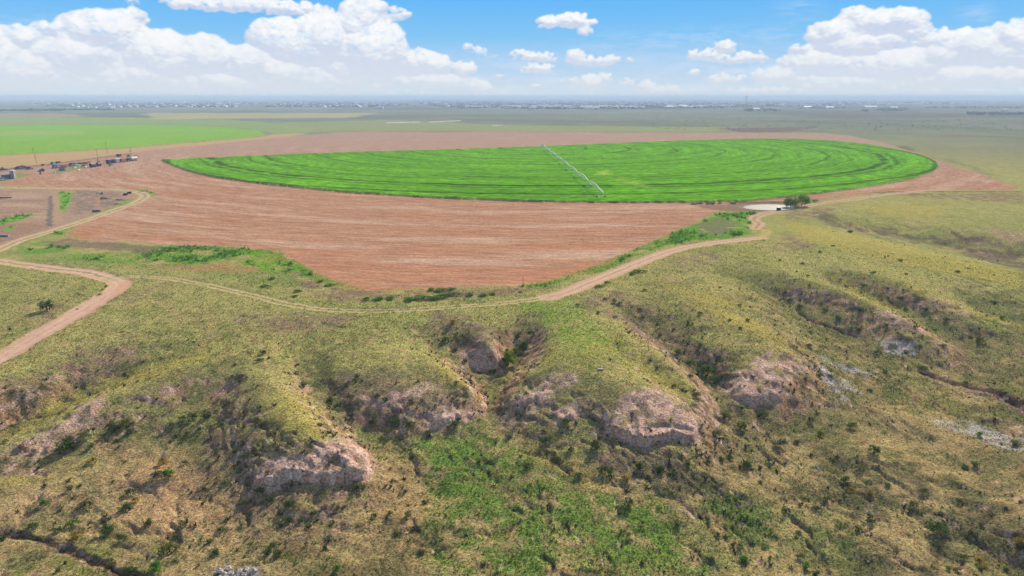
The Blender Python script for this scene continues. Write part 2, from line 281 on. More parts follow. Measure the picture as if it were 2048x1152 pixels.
# bare rock and soil
for p, c, k in [([(498,940),(560,925),(600,915),(700,880),(735,900),(738,950),(690,955),(640,965),(590,955),(550,980),(512,978)], PINK, .95), ([(1033,805),(1100,752),(1135,745),(1150,765),(1100,800),(1062,832),(1034,828)], PINK, .85),
  ([(1108,820),(1165,814),(1162,838),(1120,844)], PINK, .9), ([(1200,845),(1240,800),(1290,780),(1330,788),(1390,835),(1396,885),(1350,876),(1280,888),(1220,870)], PINK, .95),
  ([(1452,785),(1490,730),(1560,704),(1612,745),(1580,762),(1562,778),(1580,802),(1500,806)], PINK, .9), ([(1755,680),(1850,690),(1830,715),(1770,705)], WHT, .7),
  ([(1750,615),(1860,668),(1830,672),(1760,640)], PINK, .8), ([(1850,590),(1950,625),(1930,632),(1860,615)], PINK, .6), ([(1630,708),(1720,738),(1745,755),(1660,728)], WHT, .75),
  ([(1632,728),(1650,735),(1700,805),(1682,808)], WHT, .7), ([(1680,760),(1700,765),(1715,785),(1695,782)], WHT, .6), ([(1850,838),(1950,848),(2048,880),(2048,908),(1950,872),(1880,856)], WHT, .55), ([(1960,830),(2048,850),(2048,880),(1980,850)], TAN, .5),
  ([(1930,775),(1980,770),(2000,800),(1940,795)], PURP, .7), ([(700,800),(800,788),(850,770),(880,775),(800,818),(740,820)], PINK, .75), ([(825,852),(950,822),(945,840),(850,860)], PINK, .85), ([(900,690),(1005,722),(1000,742),(930,728)], PINK2, .6),
  ([(930,650),(1000,660),(1000,700),(950,690)], PURP, .5), ([(40,885),(120,850),(220,780),(200,830),(120,890),(40,918)], PINK, .75), ([(0,925),(130,935),(60,955),(0,950)], PINK2, .5),
  ([(320,772),(372,768),(362,802),(330,802)], PINK2, .7), ([(400,772),(452,775),(440,805)], PINK2, .7), ([(430,1136),(525,1136),(520,1160),(430,1160)], WHT, .8), ([(520,915),(570,905),(600,925),(540,950)], PINK, .5),
  ([(1960,453),(2048,468),(2048,484),(1985,474)], TAN, .8), ([(2000,790),(2048,800),(2048,830)], A(120,70,60), .6), ([(230,700),(280,690),(260,730)], PINK2, .4),
  ([(110,735),(170,735),(150,755)], PINK2, .5), ([(480,620),(500,660),(470,650)], PURP, .4), ([(1220,690),(1290,680),(1330,740),(1260,745)], YEL, .5)]:
    RP = np.maximum(RP, paint(p, c, .9, 1.2, k, nz=sst(-.75, -.1, n3+n1)))
paint([(770,900),(850,940),(900,1000),(860,1060),(760,1050),(740,980)], A(206,166,112), 3, 2, .6)
paint([(230,900),(420,930),(480,1000),(470,1080),(330,1100),(260,1060),(280,980)], A(222,172,124), 5, 4, .65)
paint([(0,985),(130,975),(110,1010),(0,1030)], A(216,172,128), 3, 3, .5)
paint([(1040,880),(1180,940),(1260,980),(1180,970),(1060,910)], A(200,166,100), 1.5, 1.5, .5)
for p in [[(100,800),(260,745),(420,705),(440,715),(280,765),(150,815),(60,860),(0,880),(0,870),(60,845)],[(540,790),(600,790),(680,860),(640,885),(560,870)],[(880,720),(930,770),(960,800),(920,790),(870,745)],[(0,955),(110,955),(90,968),(0,975)],
          [(1010,740),(1100,700),(1120,712),(1040,750)],[(1240,720),(1330,750),(1400,800),(1350,790)],[(1400,610),(1500,640),(1600,690),(1560,690),(1450,655)],[(1300,560),(1450,600),(1500,620),(1400,610)],[(1660,550),(1760,590),(1820,630),(1760,620)],
          [(1760,560),(1900,600),(2048,650),(2048,665),(1880,615)],[(1560,440),(1750,478),(1900,515),(2048,545),(2048,580),(1800,530),(1600,480)],[(1700,410),(1900,410),(1860,440),(1760,430)],[(1120,660),(1240,680),(1260,705),(1180,705)]]:
    paint(p, YEL, 2.5, 1.5, .6)
# green growth
for p, c, k in [([(1040,612),(1130,592),(1165,612),(1180,640),(1220,665),(1250,700),(1190,700),(1110,685),(1100,655)], A(138,168,72), .7), ([(840,890),(960,852),(1040,900),(1100,935),(1200,985),(1350,1010),(1400,1152),(880,1152),(850,1000)], A(112,150,58), .75),
  ([(1400,980),(1560,1000),(1700,1060),(1650,1152),(1400,1152)], A(100,140,56), .45), ([(1540,1020),(1580,1152),(1500,1152)], DGRN, .3), ([(1100,700),(1240,690),(1260,720),(1200,740),(1110,720)], A(150,160,72), .5)]:
    paint(p, c, 3, 3, k, nz=sst(-.6, .3, n3+.6*n1))
for p, c, k in [([(1180,547),(1250,508),(1340,468),(1400,442),(1440,427),(1515,424),(1508,440),(1502,470),(1440,479),(1380,482),(1320,495),(1250,518),(1200,548)], GRN, .9), ([(1390,450),(1440,435),(1480,445),(1450,470),(1400,468)], PURP, .6),
  ([(190,490),(240,485),(300,492),(400,492),(470,490),(560,500),(562,513),(520,515),(480,512),(430,522),(380,530),(290,522),(270,500)], GRN, .85), ([(0,500),(120,500),(240,520),(560,540),(640,580),(500,565),(380,540),(200,535),(60,525)], A(150,158,88), .8),
  ([(130,478),(190,482),(280,490),(330,493),(300,508),(210,500),(90,492),(80,480)], PURP, .75), ([(260,520),(330,525),(470,530),(560,545),(470,545),(330,540)], A(190,138,96), .6),([(30,490),(90,484),(140,492),(120,505),(50,508)], GRN, .7), ([(150,505),(280,508),(400,530),(330,534),(200,526),(120,515)], A(126,168,62), .7), ([(60,470),(130,458),(150,470),(70,485)], A(150,166,84), .6),
  ([(470,505),(560,510),(620,545),(540,545),(480,525)], A(130,176,52), .8), ([(560,503),(610,532),(660,560),(700,574),(660,570),(600,548),(552,520)], GRN, .8), ([(600,560),(700,580),(900,582),(1060,578),(1120,572),(1000,592),(880,600),(720,600),(620,585)], A(150,120,102), .8),
  ([(1040,574),(1120,556),(1190,530),(1200,540),(1130,563),(1060,578)], GRN, .9), ([(150,452),(205,430),(275,410),(300,398),(290,396),(250,408),(200,428),(140,452),(100,468),(130,470)], GRN, .8), ([(220,376),(290,378),(315,388),(312,396),(300,388),(260,380)], GRN, .8)]:
    paint(p, c, 1.2, 2.2, k, z0=True, nz=sst(-.8, -.1, n8+.6*n3))
# lower-left compound
paint([(-200,378),(200,379),(262,383),(283,392),(235,412),(120,454),(20,486),(-200,540)], A(188,152,126), 1, 1, .95, z0=True)
for p in [[(20,384),(90,383),(85,395),(10,400)],[(0,405),(80,408),(80,416),(0,414)],[(60,425),(95,420),(90,440),(50,430)]]: paint(p, A(206,172,140), 1, 3, .6, z0=True)
paint([(-200,378),(90,379),(90,430),(0,440),(-200,480)], PURP, 2, 2, .45, z0=True, nz=sst(-.2, .4, fbm(GX/30, GY/2.5, 4, 81)))
paint([(150,380),(240,385),(230,410),(150,430),(140,400)], A(128,116,106), 3, 3, .7, z0=True, nz=mott)
paint([(-100,450),(60,445),(100,452),(20,480),(-100,520)], A(170,130,104), 3, 3, .7, z0=True)
paint([(117,383),(146,386),(143,398),(136,412),(130,425),(120,420),(118,400)], A(120,176,60), 1.2, 1, .95, z0=True)
paint([(-20,442),(40,431),(72,428),(50,438),(-20,456)], A(120,176,60), 1.2, 1, .9, z0=True); paint([(10,455),(30,452),(24,462),(8,463)], A(120,176,60), 1, 1, .8, z0=True)
paint([(98,392),(106,392),(105,452),(92,454)], A(116,110,110), .8, 1.2, .85, z0=True); paint([(106,392),(116,390),(122,440),(106,452)], TAN, 1, 1, .4, z0=True)
paint([(190,395),(200,395),(198,420),(190,418)], A(200,150,116), .8, .8, .7, z0=True)
paint([(245,400),(275,396),(255,408),(225,417),(200,428),(190,428),(235,408)], A(140,160,78), 1, 1, .7, z0=True)
# band between the far crop and the fields, scrap yard
paint([(-400,332),(0,312),(100,306),(250,297),(350,288),(450,280),(528,273),(545,268),(620,266),(560,276),(400,292),(280,306),(0,342),(-400,392)], A(206,168,120), 2, 4, .85, z0=True)
paint([(-300,372),(0,337),(110,326),(200,314),(290,302),(420,289),(280,305),(180,320),(0,345)], A(166,134,118), 2, 2, .9, z0=True)
paint([(-300,385),(0,344),(60,336),(190,318),(290,305),(290,318),(230,329),(150,342.5),(70,353),(0,366),(-300,430)], A(196,144,116), 2, 2, .9, z0=True)
paint([(0,352),(40,345),(64,349),(30,358),(0,366)], A(132,158,72), 2, 2, .8, z0=True); paint([(100,345),(150,333),(180,329),(175,334),(150,340),(110,348)], A(134,158,76), 2, 2, .8, z0=True)
paint([(60,343),(110,336),(110,342),(70,347)], A(176,164,150), 1, 2, .7, z0=True)
stroke(poly0([(-200,366),(0,340),(110,327),(190,316.5),(290,303.5),(400,291.5),(560,276.5),(600,273)]), 2.4, A(104,74,66), .5, .6, .9)
stroke(poly0([(-200,402),(0,367.5),(70,354),(150,344),(230,331)]), 3, A(206,140,108), .8, 1, .8)
stroke(poly0([(1690,386),(1800,383.5),(2040,383)]), 2.2, A(76,74,52), .6, .6, .85)
paint([(1720,388),(2100,384),(2200,400),(2048,408),(1900,398)], A(150,122,96), 4, 8, .8, z0=True, nz=mott)
# farther bands
paint([(-600,234),(230,235),(480,240),(560,248),(620,262),(545,270),(470,257),(0,251),(-600,251)], A(150,170,96), 6, 25, .8, z0=True, sc=120)
paint([(560,245),(780,240),(1000,250),(1500,255),(1420,263),(700,262),(560,268)], A(160,166,104), 6, 20, .7, z0=True, sc=120); paint([(280,226),(760,226),(700,236),(300,238)], A(196,184,124), 10, 40, .7, z0=True, sc=150)
paint([(-400,226),(160,227),(160,234),(-400,235)], A(182,160,124), 15, 60, .7, z0=True, sc=200); paint([(1450,256),(1650,252),(1600,263),(1470,264)], A(128,98,98), 6, 20, .7, z0=True, sc=80)
paint([(1740,291),(1850,312),(1960,340),(2000,350),(1880,318),(1800,292)], A(112,96,88), 5, 10, .7, z0=True, sc=40)
for p in [[(1600,243),(1800,246),(2100,262),(2100,266),(1800,250),(1600,247)],[(1900,268),(2100,276),(2100,280),(1900,272)],[(1500,240),(1900,240),(1900,243),(1500,243)],[(900,236),(1300,243),(1300,247),(900,241)]]:
    paint(p, A(116,120,94), 8, 25, .6, z0=True, sc=100)
TOWN = sst(3300, 3900, RR)*(1-sst(14000, 22000, RR))*sst(-R(50), -R(18), AZ)
mix(TOWN*.6*sst(-.3, .4, N(140, 4, 91)), A(92,100,84))
SAND = A(214,206,190)
for p in [[(770,245),(840,243.2),(840,244.6),(775,246.6)],[(855,243.5),(925,240.2),(930,238.5),(918,242.2),(860,245)],[(984,250.6),(1004,250.2),(1008,251.4),(986,252)]]:
    paint(p, SAND, 1.5, 2, .95, z0=True)
# fields
mP = 1-sst(-.8, .8, sdf(GX+1.4*n3+2*n8, GY+1.4*n1+2*n3+2.4*n8, PLOUGH, 12)); PD = np.hypot(GX-PIV[0], GY-PIV[1]); PA = np.arctan2(GX-PIV[0], -(GY-PIV[1]))
mix(mP, A(190,144,112)); st1 = fbm(PD/1.7, PA*22, 4, 101); st2 = fbm(PD/6, PA*9, 4, 102)
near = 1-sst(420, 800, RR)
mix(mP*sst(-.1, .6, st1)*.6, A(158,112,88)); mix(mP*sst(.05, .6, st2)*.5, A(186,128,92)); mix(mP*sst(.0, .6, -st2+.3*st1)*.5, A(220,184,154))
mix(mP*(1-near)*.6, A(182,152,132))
for p in [[(640,548),(700,560),(800,572),(880,578),(760,582),(700,573)],[(130,470),(170,455),(220,450),(180,480)],[(1050,560),(1200,520),(1180,535),(1100,560)]]: paint(p, A(192,130,88), 3, 4, .45, z0=True, sc=9)
paint([(1390,412),(1500,406),(1600,402),(1620,404),(1600,420),(1500,424),(1440,421)], A(150,116,98), 1.5, 2, .8, z0=True)
paint([(1470,404.5),(1560,402),(1568,405),(1480,407.5)], A(104,88,86), .8, 1, .8, z0=True)
paint([(540,497),(1280,490),(1180,535),(1050,571),(760,581),(640,548)], A(200,134,98), 8, 10, .4, z0=True, nz=sst(-.4,.3,st2), sc=14)
cropn = N(5, 4, 111); cs = sdf(GX+.6*n3, GY+1.0*n3, CROP, 12); mC = 1-sst(-.5, .5, cs)
cs2 = sdf(GX+2*n8, GY+2*n8, FARCROP, 12); mF = 1-sst(-2, 2, cs2)
mix(mC, A(108,170,26)); mix(mC*sst(-.1,.6,cropn)*.5, A(84,140,14)); mix(mC*sst(.1,.6,-cropn+.4*n25)*.5, A(136,188,40)); mix(mC*sst(.1,.5,n60)*.35, A(92,154,26))
paint([(1195,343),(1215,343),(1222,352),(1200,354)], A(166,190,70), 3, 6, .7, z0=True, sc=12); paint([(1215,358),(1270,364),(1300,376),(1275,378),(1225,366)], A(160,186,66), 3, 8, .5, z0=True, sc=12)
mix(mF, A(138,180,60)); mix(mF*sst(-.1,.5,n60+.3*n25)*.5, A(144,190,78))
paint([(0,262),(160,262),(160,270),(0,272)], A(176,180,110), 4, 15, .5, z0=True, sc=40)
# roads
rutn = sst(-.9, -.2, n3+.4*n8); ROADC = A(216,172,142)
mL = stroke(LOOP, 5.2, A(212,178,138), .6, .4, 1); mW = stroke(ROADW, 5.8, ROADC, .5, .4, 1)
mT = np.zeros_like(GX); TP = np.array(TRACK)
kx = sst(px_plane(300,556)[0], px_plane(480,585)[0], GX)*(1-sst(px_plane(1000,606)[0], px_plane(1120,590)[0], GX))
stroke(TRACK, 5.2, A(160,164,98), .9, .5, .8)
for o in (-1, 1):
    dv = np.gradient(TP, axis=0); nn = np.stack([-dv[:,1], dv[:,0]], 1); nn /= np.hypot(nn[:,0], nn[:,1])[:,None]
    mT = np.maximum(mT, stroke(list(TP+nn*o*.95), 1.0, A(214,180,130), .35, .3, .95, nz=.55+.45*rutn))
mT = np.maximum(mT, stroke(TRACK[-int(len(TRACK)*.42):], 5.6, ROADC, .7, .5, .92))
mT2 = stroke(TRACK2, 4.8, ROADC, .7, .5, .95)
for P_, o_ in ((ROADW, 1.0), (ROADW, -1.0), (LOOP, 1.0), (TRACK[-40:], 1.0), (TRACK[-40:], -1.0)):
    TQ = np.array(P_); dv = np.gradient(TQ, axis=0); nn = np.stack([-dv[:,1], dv[:,0]], 1); nn /= np.hypot(nn[:,0], nn[:,1])[:,None]
    stroke(list(TQ+nn*o_), .7, A(228,190,160), .3, .15, .7)
stroke(smooth_line([px_plane(a, b) for a, b in [(1524,475),(1534,468),(1532,460),(1512,457)]]), 3.4, A(206,182,108), .8, .6, .8)
for P_ in (LOOP, TRACK2): stroke(P_, 1.1, A(140,142,80), .4, .6, .8, nz=rutn)
stroke(TRACK[-int(len(TRACK)*.42):], .7, A(160,140,96), .3, .5, .5, nz=rutn)
for P_ in [[(300,600),(380,640),(470,660),(520,690),(540,740)],[(1190,600),(1250,640),(1330,700),(1380,770)],[(1520,490),(1600,520),(1720,560),(1850,600),(2040,650)],[(720,640),(790,690),(830,730)],[(1450,880),(1560,930),(1700,960),(1900,1010)],[(820,900),(840,1000),(800,1100)],[(60,1010),(200,980),(330,1000),(420,1060)]]:
    stroke(smooth_line(hp(P_)), .5, A(206,172,124), .2, .5, .55, nz=rutn)
sR = poly0([(240,566),(262,556),(268,562),(250,580),(225,598),(170,634),(165,632),(215,598)])
mix((1-sst(-.5,.5,sdf(GX+.5*n3,GY+.5*n1,sR,5)))*.75, A(214,164,128))
mix(DM*.8, A(92,66,52)); nA, nB = N(1.3, 3, 161), N(2.1, 3, 162); stR = np.clip(st+RP, 0, 1)*(RR < 260)
mix(stR*sst(.12, .42, nA)*.55, A(244,204,182)); mix(stR*sst(.10, .40, nB)*.65, A(78,88,60)); mix(stR*sst(.2, .5, -nA)*.4, A(112,84,72))
mix(ROCKM*.9, A(240,190,164)); mix(ROCKM*sst(.0,.5,n1)*.6, A(250,226,206))  # pink ledge rock, painted brighter to lift faces that lie in shade
mPo = sdf(GX+.4*n3, GY+.4*n3, POND, 10); mix(1-sst(0, 3, mPo), A(186,164,132))
# ------------------------------------------------------------------ fine relief
fade = lambda lam: np.clip(1.5-SP/lam*2.6, 0, 1)
rough = GK*1.0+.25
soil = np.clip(mL+mW+mT+mT2, 0, 1)
open_ = (1-mC)*(1-mP)*(1-soil)
GZ = GZ + open_*(.085*rough*N(.75, 2, 121)*fade(.75) + .10*rough*N(1.7, 3, 122)*fade(1.7) + .16*rough*N(4, 2, 123)*fade(4)) + open_*.15*st*n1 - open_*st*.32*(1-np.abs(N(2.6, 2, 151))*2).clip(0, 1)**2*fade(2)
GZ = GZ + mP*(.10*fbm(PD/1.5, PA*16, 3, 131)*fade(1.2) + .08*fbm(PD/4, PA*6, 3, 132)*fade(3))
GZ = GZ + (mC*(1.05+.30*N(2.4, 2, 141)*fade(2)+.30*N(6, 2, 142)*fade(4)+.15*fbm(PD/4., PA*30, 2, 143)))
GZ = GZ + mF*(.8+.3*N(9, 2, 144))
GZ = GZ - .12*soil - np.where(mPo < 3, .5*(1-sst(-1, 3, mPo)), 0)
hum = (GK < .5)*(1-mC)*(1-mP)*(1-mF)*(1-soil)
GZ = GZ + hum*sst(-.2, .5, n8+.5*n3)*.3*fade(2)*(RR < 480)
# ------------------------------------------------------------------ mesh helpers
def mesh_np(name, co, faces, mat=None, col=None, parent=None, smooth=True):
    """faces: int array (n,4) or (n,3)"""
    me = bpy.data.meshes.new(name); k = faces.shape[1]
    me.vertices.add(len(co)); me.vertices.foreach_set('co', np.ascontiguousarray(co, np.float32).ravel())
    me.loops.add(faces.size); me.loops.foreach_set('vertex_index', np.ascontiguousarray(faces, np.int32).ravel())
    me.polygons.add(len(faces)); me.polygons.foreach_set('loop_start', np.arange(0, faces.size, k, dtype=np.int32))
    me.polygons.foreach_set('loop_total', np.full(len(faces), k, np.int32))
    me.update(calc_edges=True)
    if smooth: me.polygons.foreach_set('use_smooth', np.ones(len(faces), bool))
    if col is not None:
        a = me.color_attributes.new('tint', 'FLOAT_COLOR', 'POINT'); c4 = np.ones((len(co), 4), np.float32); c4[:,:col.shape[1]] = col
        a.data.foreach_set('color', c4.ravel())
    if mat: me.materials.append(mat)
    o = bpy.data.objects.new(name, me); COL.objects.link(o)
    if parent: o.parent = parent
    return o
def tag(o, label=None, cat=None, group=None, kind=None):
    if label: o['label'] = label
    if cat: o['category'] = cat
    if group: o['group'] = group
    if kind: o['kind'] = kind
    return o
def newmat(name, rough=.9, spec=.15):
    m = bpy.data.materials.new(name); m.use_nodes = True; t = m.node_tree; b = t.nodes['Principled BSDF']
    b.inputs['Roughness'].default_value = rough; b.inputs['Specular IOR Level'].default_value = spec
    return m, t, b
def nd(t, ty, **kw):
    n_ = t.nodes.new(ty)
    for k_, v in kw.items(): setattr(n_, k_, v)
    return n_
def noise(t, vec, scale, detail=4, rough=.55):
    n_ = nd(t, 'ShaderNodeTexNoise'); n_.inputs['Scale'].default_value = scale; n_.inputs['Detail'].default_value = detail; n_.inputs['Roughness'].default_value = rough
    t.links.new(vec, n_.inputs['Vector']); return n_.outputs['Fac']
def remap(t, v, a, b, c, d_):
    m = nd(t, 'ShaderNodeMapRange'); t.links.new(v, m.inputs[0])
    for i, q_ in enumerate((a, b, c, d_)): m.inputs[i+1].default_value = q_
    return m.outputs[0]
def vmul(t, c, f):
    m = nd(t, 'ShaderNodeVectorMath', operation='SCALE'); t.links.new(c, m.inputs[0]); t.links.new(f, m.inputs['Scale']); return m.outputs[0]
def ground_mat(name, sc=1.0, amp=.5, bump=.5, dist=.25, rough=.95):
    m, t, b = newmat(name, rough, 0)
    at = nd(t, 'ShaderNodeAttribute', attribute_name='tint'); tc = nd(t, 'ShaderNodeTexCoord'); p = tc.outputs['Object']
    f1 = noise(t, p, 1.7*sc, 5, .7); f2 = noise(t, p, .45*sc, 4, .6)
    c = vmul(t, at.outputs['Color'], remap(t, f1, .3, .7, 1-amp, 1+amp)); c = vmul(t, c, remap(t, f2, .3, .7, 1-amp*.3, 1+amp*.3))
    hs = nd(t, 'ShaderNodeHueSaturation'); t.links.new(c, hs.inputs['Color']); t.links.new(remap(t, noise(t, p, .9*sc, 3), .3, .7, .485, .515), hs.inputs['Hue'])
    t.links.new(hs.outputs[0], b.inputs['Base Color'])
    bp = nd(t, 'ShaderNodeBump'); bp.inputs['Strength'].default_value = bump; bp.inputs['Distance'].default_value = dist
    t.links.new(f1, bp.inputs['Height']); t.links.new(bp.outputs[0], b.inputs['Normal']); return m
M_GROUND = ground_mat('prairie', 1.6, .74, 1.0, .4)
M_ROAD = ground_mat('road_dirt', 1.2, .18, .3, .1)
def polar(t):
    g = nd(t, 'ShaderNodeNewGeometry'); s = nd(t, 'ShaderNodeVectorMath', operation='SUBTRACT'); t.links.new(g.outputs['Position'], s.inputs[0]); s.inputs[1].default_value = (PIV[0], PIV[1], 0)
    sx = nd(t, 'ShaderNodeSeparateXYZ'); t.links.new(s.outputs[0], sx.inputs[0])
    r2 = nd(t, 'ShaderNodeMath', operation='MULTIPLY'); t.links.new(sx.outputs[0], r2.inputs[0]); t.links.new(sx.outputs[0], r2.inputs[1])
    r3 = nd(t, 'ShaderNodeMath', operation='MULTIPLY_ADD'); t.links.new(sx.outputs[1], r3.inputs[0]); t.links.new(sx.outputs[1], r3.inputs[1]); t.links.new(r2.outputs[0], r3.inputs[2])
    r_ = nd(t, 'ShaderNodeMath', operation='SQRT'); t.links.new(r3.outputs[0], r_.inputs[0])
    ny = nd(t, 'ShaderNodeMath', operation='MULTIPLY'); t.links.new(sx.outputs[1], ny.inputs[0]); ny.inputs[1].default_value = -1
    a_ = nd(t, 'ShaderNodeMath', operation='ARCTAN2'); t.links.new(sx.outputs[0], a_.inputs[0]); t.links.new(ny.outputs[0], a_.inputs[1])
    return r_.outputs[0], a_.outputs[0]
def pvec(t, r_, a_, kr, ka):
    c = nd(t, 'ShaderNodeCombineXYZ'); m1 = nd(t, 'ShaderNodeMath', operation='MULTIPLY'); m2 = nd(t, 'ShaderNodeMath', operation='MULTIPLY')
    t.links.new(r_, m1.inputs[0]); m1.inputs[1].default_value = kr; t.links.new(a_, m2.inputs[0]); m2.inputs[1].default_value = ka
    t.links.new(m1.outputs[0], c.inputs[0]); t.links.new(m2.outputs[0], c.inputs[1]); return c.outputs[0]
def plough_mat():
    m, t, b = newmat('ploughed_soil', 1, 0); at = nd(t, 'ShaderNodeAttribute', attribute_name='tint'); r_, a_ = polar(t)
    f = noise(t, pvec(t, r_, a_, .5, 45), 1.0, 6, .8); tc = nd(t, 'ShaderNodeTexCoord'); f2 = noise(t, tc.outputs['Object'], .8, 6, .8)
    c = vmul(t, at.outputs['Color'], remap(t, f, .34, .66, .66, 1.34)); c = vmul(t, c, remap(t, f2, .34, .66, .68, 1.32)); t.links.new(c, b.inputs['Base Color'])
    bp = nd(t, 'ShaderNodeBump'); bp.inputs['Strength'].default_value = .5; bp.inputs['Distance'].default_value = .25; t.links.new(f, bp.inputs['Height']); t.links.new(bp.outputs[0], b.inputs['Normal']); return m
NSPAN = 8; SPL = (PIVR-2)/NSPAN
def crop_mat():
    m, t, b = newmat('crop_leaves', 1, 0); at = nd(t, 'ShaderNodeAttribute', attribute_name='tint'); r_, a_ = polar(t)
    f = noise(t, pvec(t, r_, a_, .42, 34), 1.0, 6, .75); tc = nd(t, 'ShaderNodeTexCoord'); f2 = noise(t, tc.outputs['Object'], .34, 6, .8)
    c = vmul(t, at.outputs['Color'], remap(t, f, .34, .66, .5, 1.5)); c = vmul(t, c, remap(t, f2, .34, .66, .68, 1.32))
    f3 = noise(t, pvec(t, r_, a_, .11, 3), 1.0, 2, .5); c = vmul(t, c, remap(t, f3, .35, .65, .78, 1.2))
    # wheel tracks of the pivot towers: trampled, darker rings
    wob = remap(t, noise(t, tc.outputs['Object'], .03, 3), .3, .7, -2.5, 2.5); fac = None
    for k_, (rad, wd, st_) in enumerate([(SPL*1.02,1.4,.4),(SPL*2,1.6,.5),(SPL*3,1.5,.45),(SPL*4,1.6,.35),(SPL*5,1.5,.3),(SPL*6,1.5,.4),(SPL*6.35,1.2,.35),(SPL*6.95,2.4,.6),(SPL*7.15,1.4,.4),(SPL*7.75,1.8,.5)]):
        s1 = nd(t, 'ShaderNodeMath', operation='ADD'); t.links.new(r_, s1.inputs[0]); t.links.new(wob, s1.inputs[1])
        s2 = nd(t, 'ShaderNodeMath', operation='SUBTRACT'); t.links.new(s1.outputs[0], s2.inputs[0]); s2.inputs[1].default_value = rad
        s3 = nd(t, 'ShaderNodeMath', operation='ABSOLUTE'); t.links.new(s2.outputs[0], s3.inputs[0])
        v = remap(t, s3.outputs[0], wd*.6, wd*1.7, max(.18, .92-st_), 1)
        br = remap(t, noise(t, pvec(t, r_, a_, .004, 5+k_), 1.0, 2), .34, .46, .25 if k_ % 3 else .7, 1)
        mx = nd(t, 'ShaderNodeMix'); t.links.new(br, mx.inputs[0]); mx.inputs[2].default_value = 1; t.links.new(v, mx.inputs[3])
        c = vmul(t, c, mx.outputs[0])
    t.links.new(c, b.inputs['Base Color'])
    bp = nd(t, 'ShaderNodeBump'); bp.inputs['Strength'].default_value = .6; bp.inputs['Distance'].default_value = .7; t.links.new(f2, bp.inputs['Height']); t.links.new(bp.outputs[0], b.inputs['Normal']); return m
M_PLOUGH = plough_mat(); M_CROP = crop_mat(); M_FCROP = ground_mat('far_crop', .2, .22, .5, .5)
def fa(a): return (a[:-1,:-1]+a[1:,:-1]+a[:-1,1:]+a[1:,1:])/4
nr, nc = GX.shape; idx = np.arange(nr*nc).reshape(nr, nc)
FQ = np.stack([idx[:-1,:-1], idx[:-1,1:], idx[1:,1:], idx[1:,:-1]], -1)
reg = np.zeros((nr-1, nc-1), int)
reg[fa(mF) > .5] = 3; reg[fa(mP) > .5] = 1; reg[fa(mC) > .5] = 2
reg[(fa(mL) > .5) | (fa(mW) > .5)] = 4; reg[fa(mT) > .45] = 5; reg[fa(mT2) > .5] = 6
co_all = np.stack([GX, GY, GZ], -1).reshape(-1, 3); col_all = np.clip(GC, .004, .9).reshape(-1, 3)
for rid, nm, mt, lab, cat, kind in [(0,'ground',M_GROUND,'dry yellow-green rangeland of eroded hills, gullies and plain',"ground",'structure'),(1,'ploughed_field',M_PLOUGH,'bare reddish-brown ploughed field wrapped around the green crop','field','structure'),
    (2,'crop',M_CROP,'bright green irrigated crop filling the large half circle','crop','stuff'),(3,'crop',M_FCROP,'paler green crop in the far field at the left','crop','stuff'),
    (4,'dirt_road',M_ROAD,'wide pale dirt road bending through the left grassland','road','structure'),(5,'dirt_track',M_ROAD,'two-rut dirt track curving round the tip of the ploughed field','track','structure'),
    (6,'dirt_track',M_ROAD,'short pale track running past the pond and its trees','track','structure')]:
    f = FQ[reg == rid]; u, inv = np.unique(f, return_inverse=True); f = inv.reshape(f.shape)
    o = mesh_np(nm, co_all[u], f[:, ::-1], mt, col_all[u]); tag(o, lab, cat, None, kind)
f0 = idx[0]; cc = np.vstack([co_all[f0], [[0, 0, -13.3]]])
tag(mesh_np('ground', cc, np.array([(i, len(f0), i+1) for i in range(nc-1)]), M_GROUND, np.vstack([col_all[f0], col_all[f0[:1]]])), 'grassy ground straight below the viewpoint', 'ground', None, 'structure')
def gz(x, y): return float(grid_sample(GZ, x, y))
HAZE_C = (.54,.67,.86,1); HAZE_D = 1.8e-4; HAZE_G = 0.0
# ------------------------------------------------------------------ sky backdrop with cumulus
SKYW, SKYH = 1720, 330
def px_ang(px, py):
    a, b, c = px_dir(px, py); return np.degrees(np.arctan2(a, b)), np.degrees(np.arctan2(c, np.hypot(a, b)))
sa = np.linspace(-56, 56, SKYW); se = np.concatenate([np.linspace(-.6, 11.5, SKYH-40), np.linspace(11.6, 22, 40)])
SAZ, SEL = np.meshgrid(sa, se)
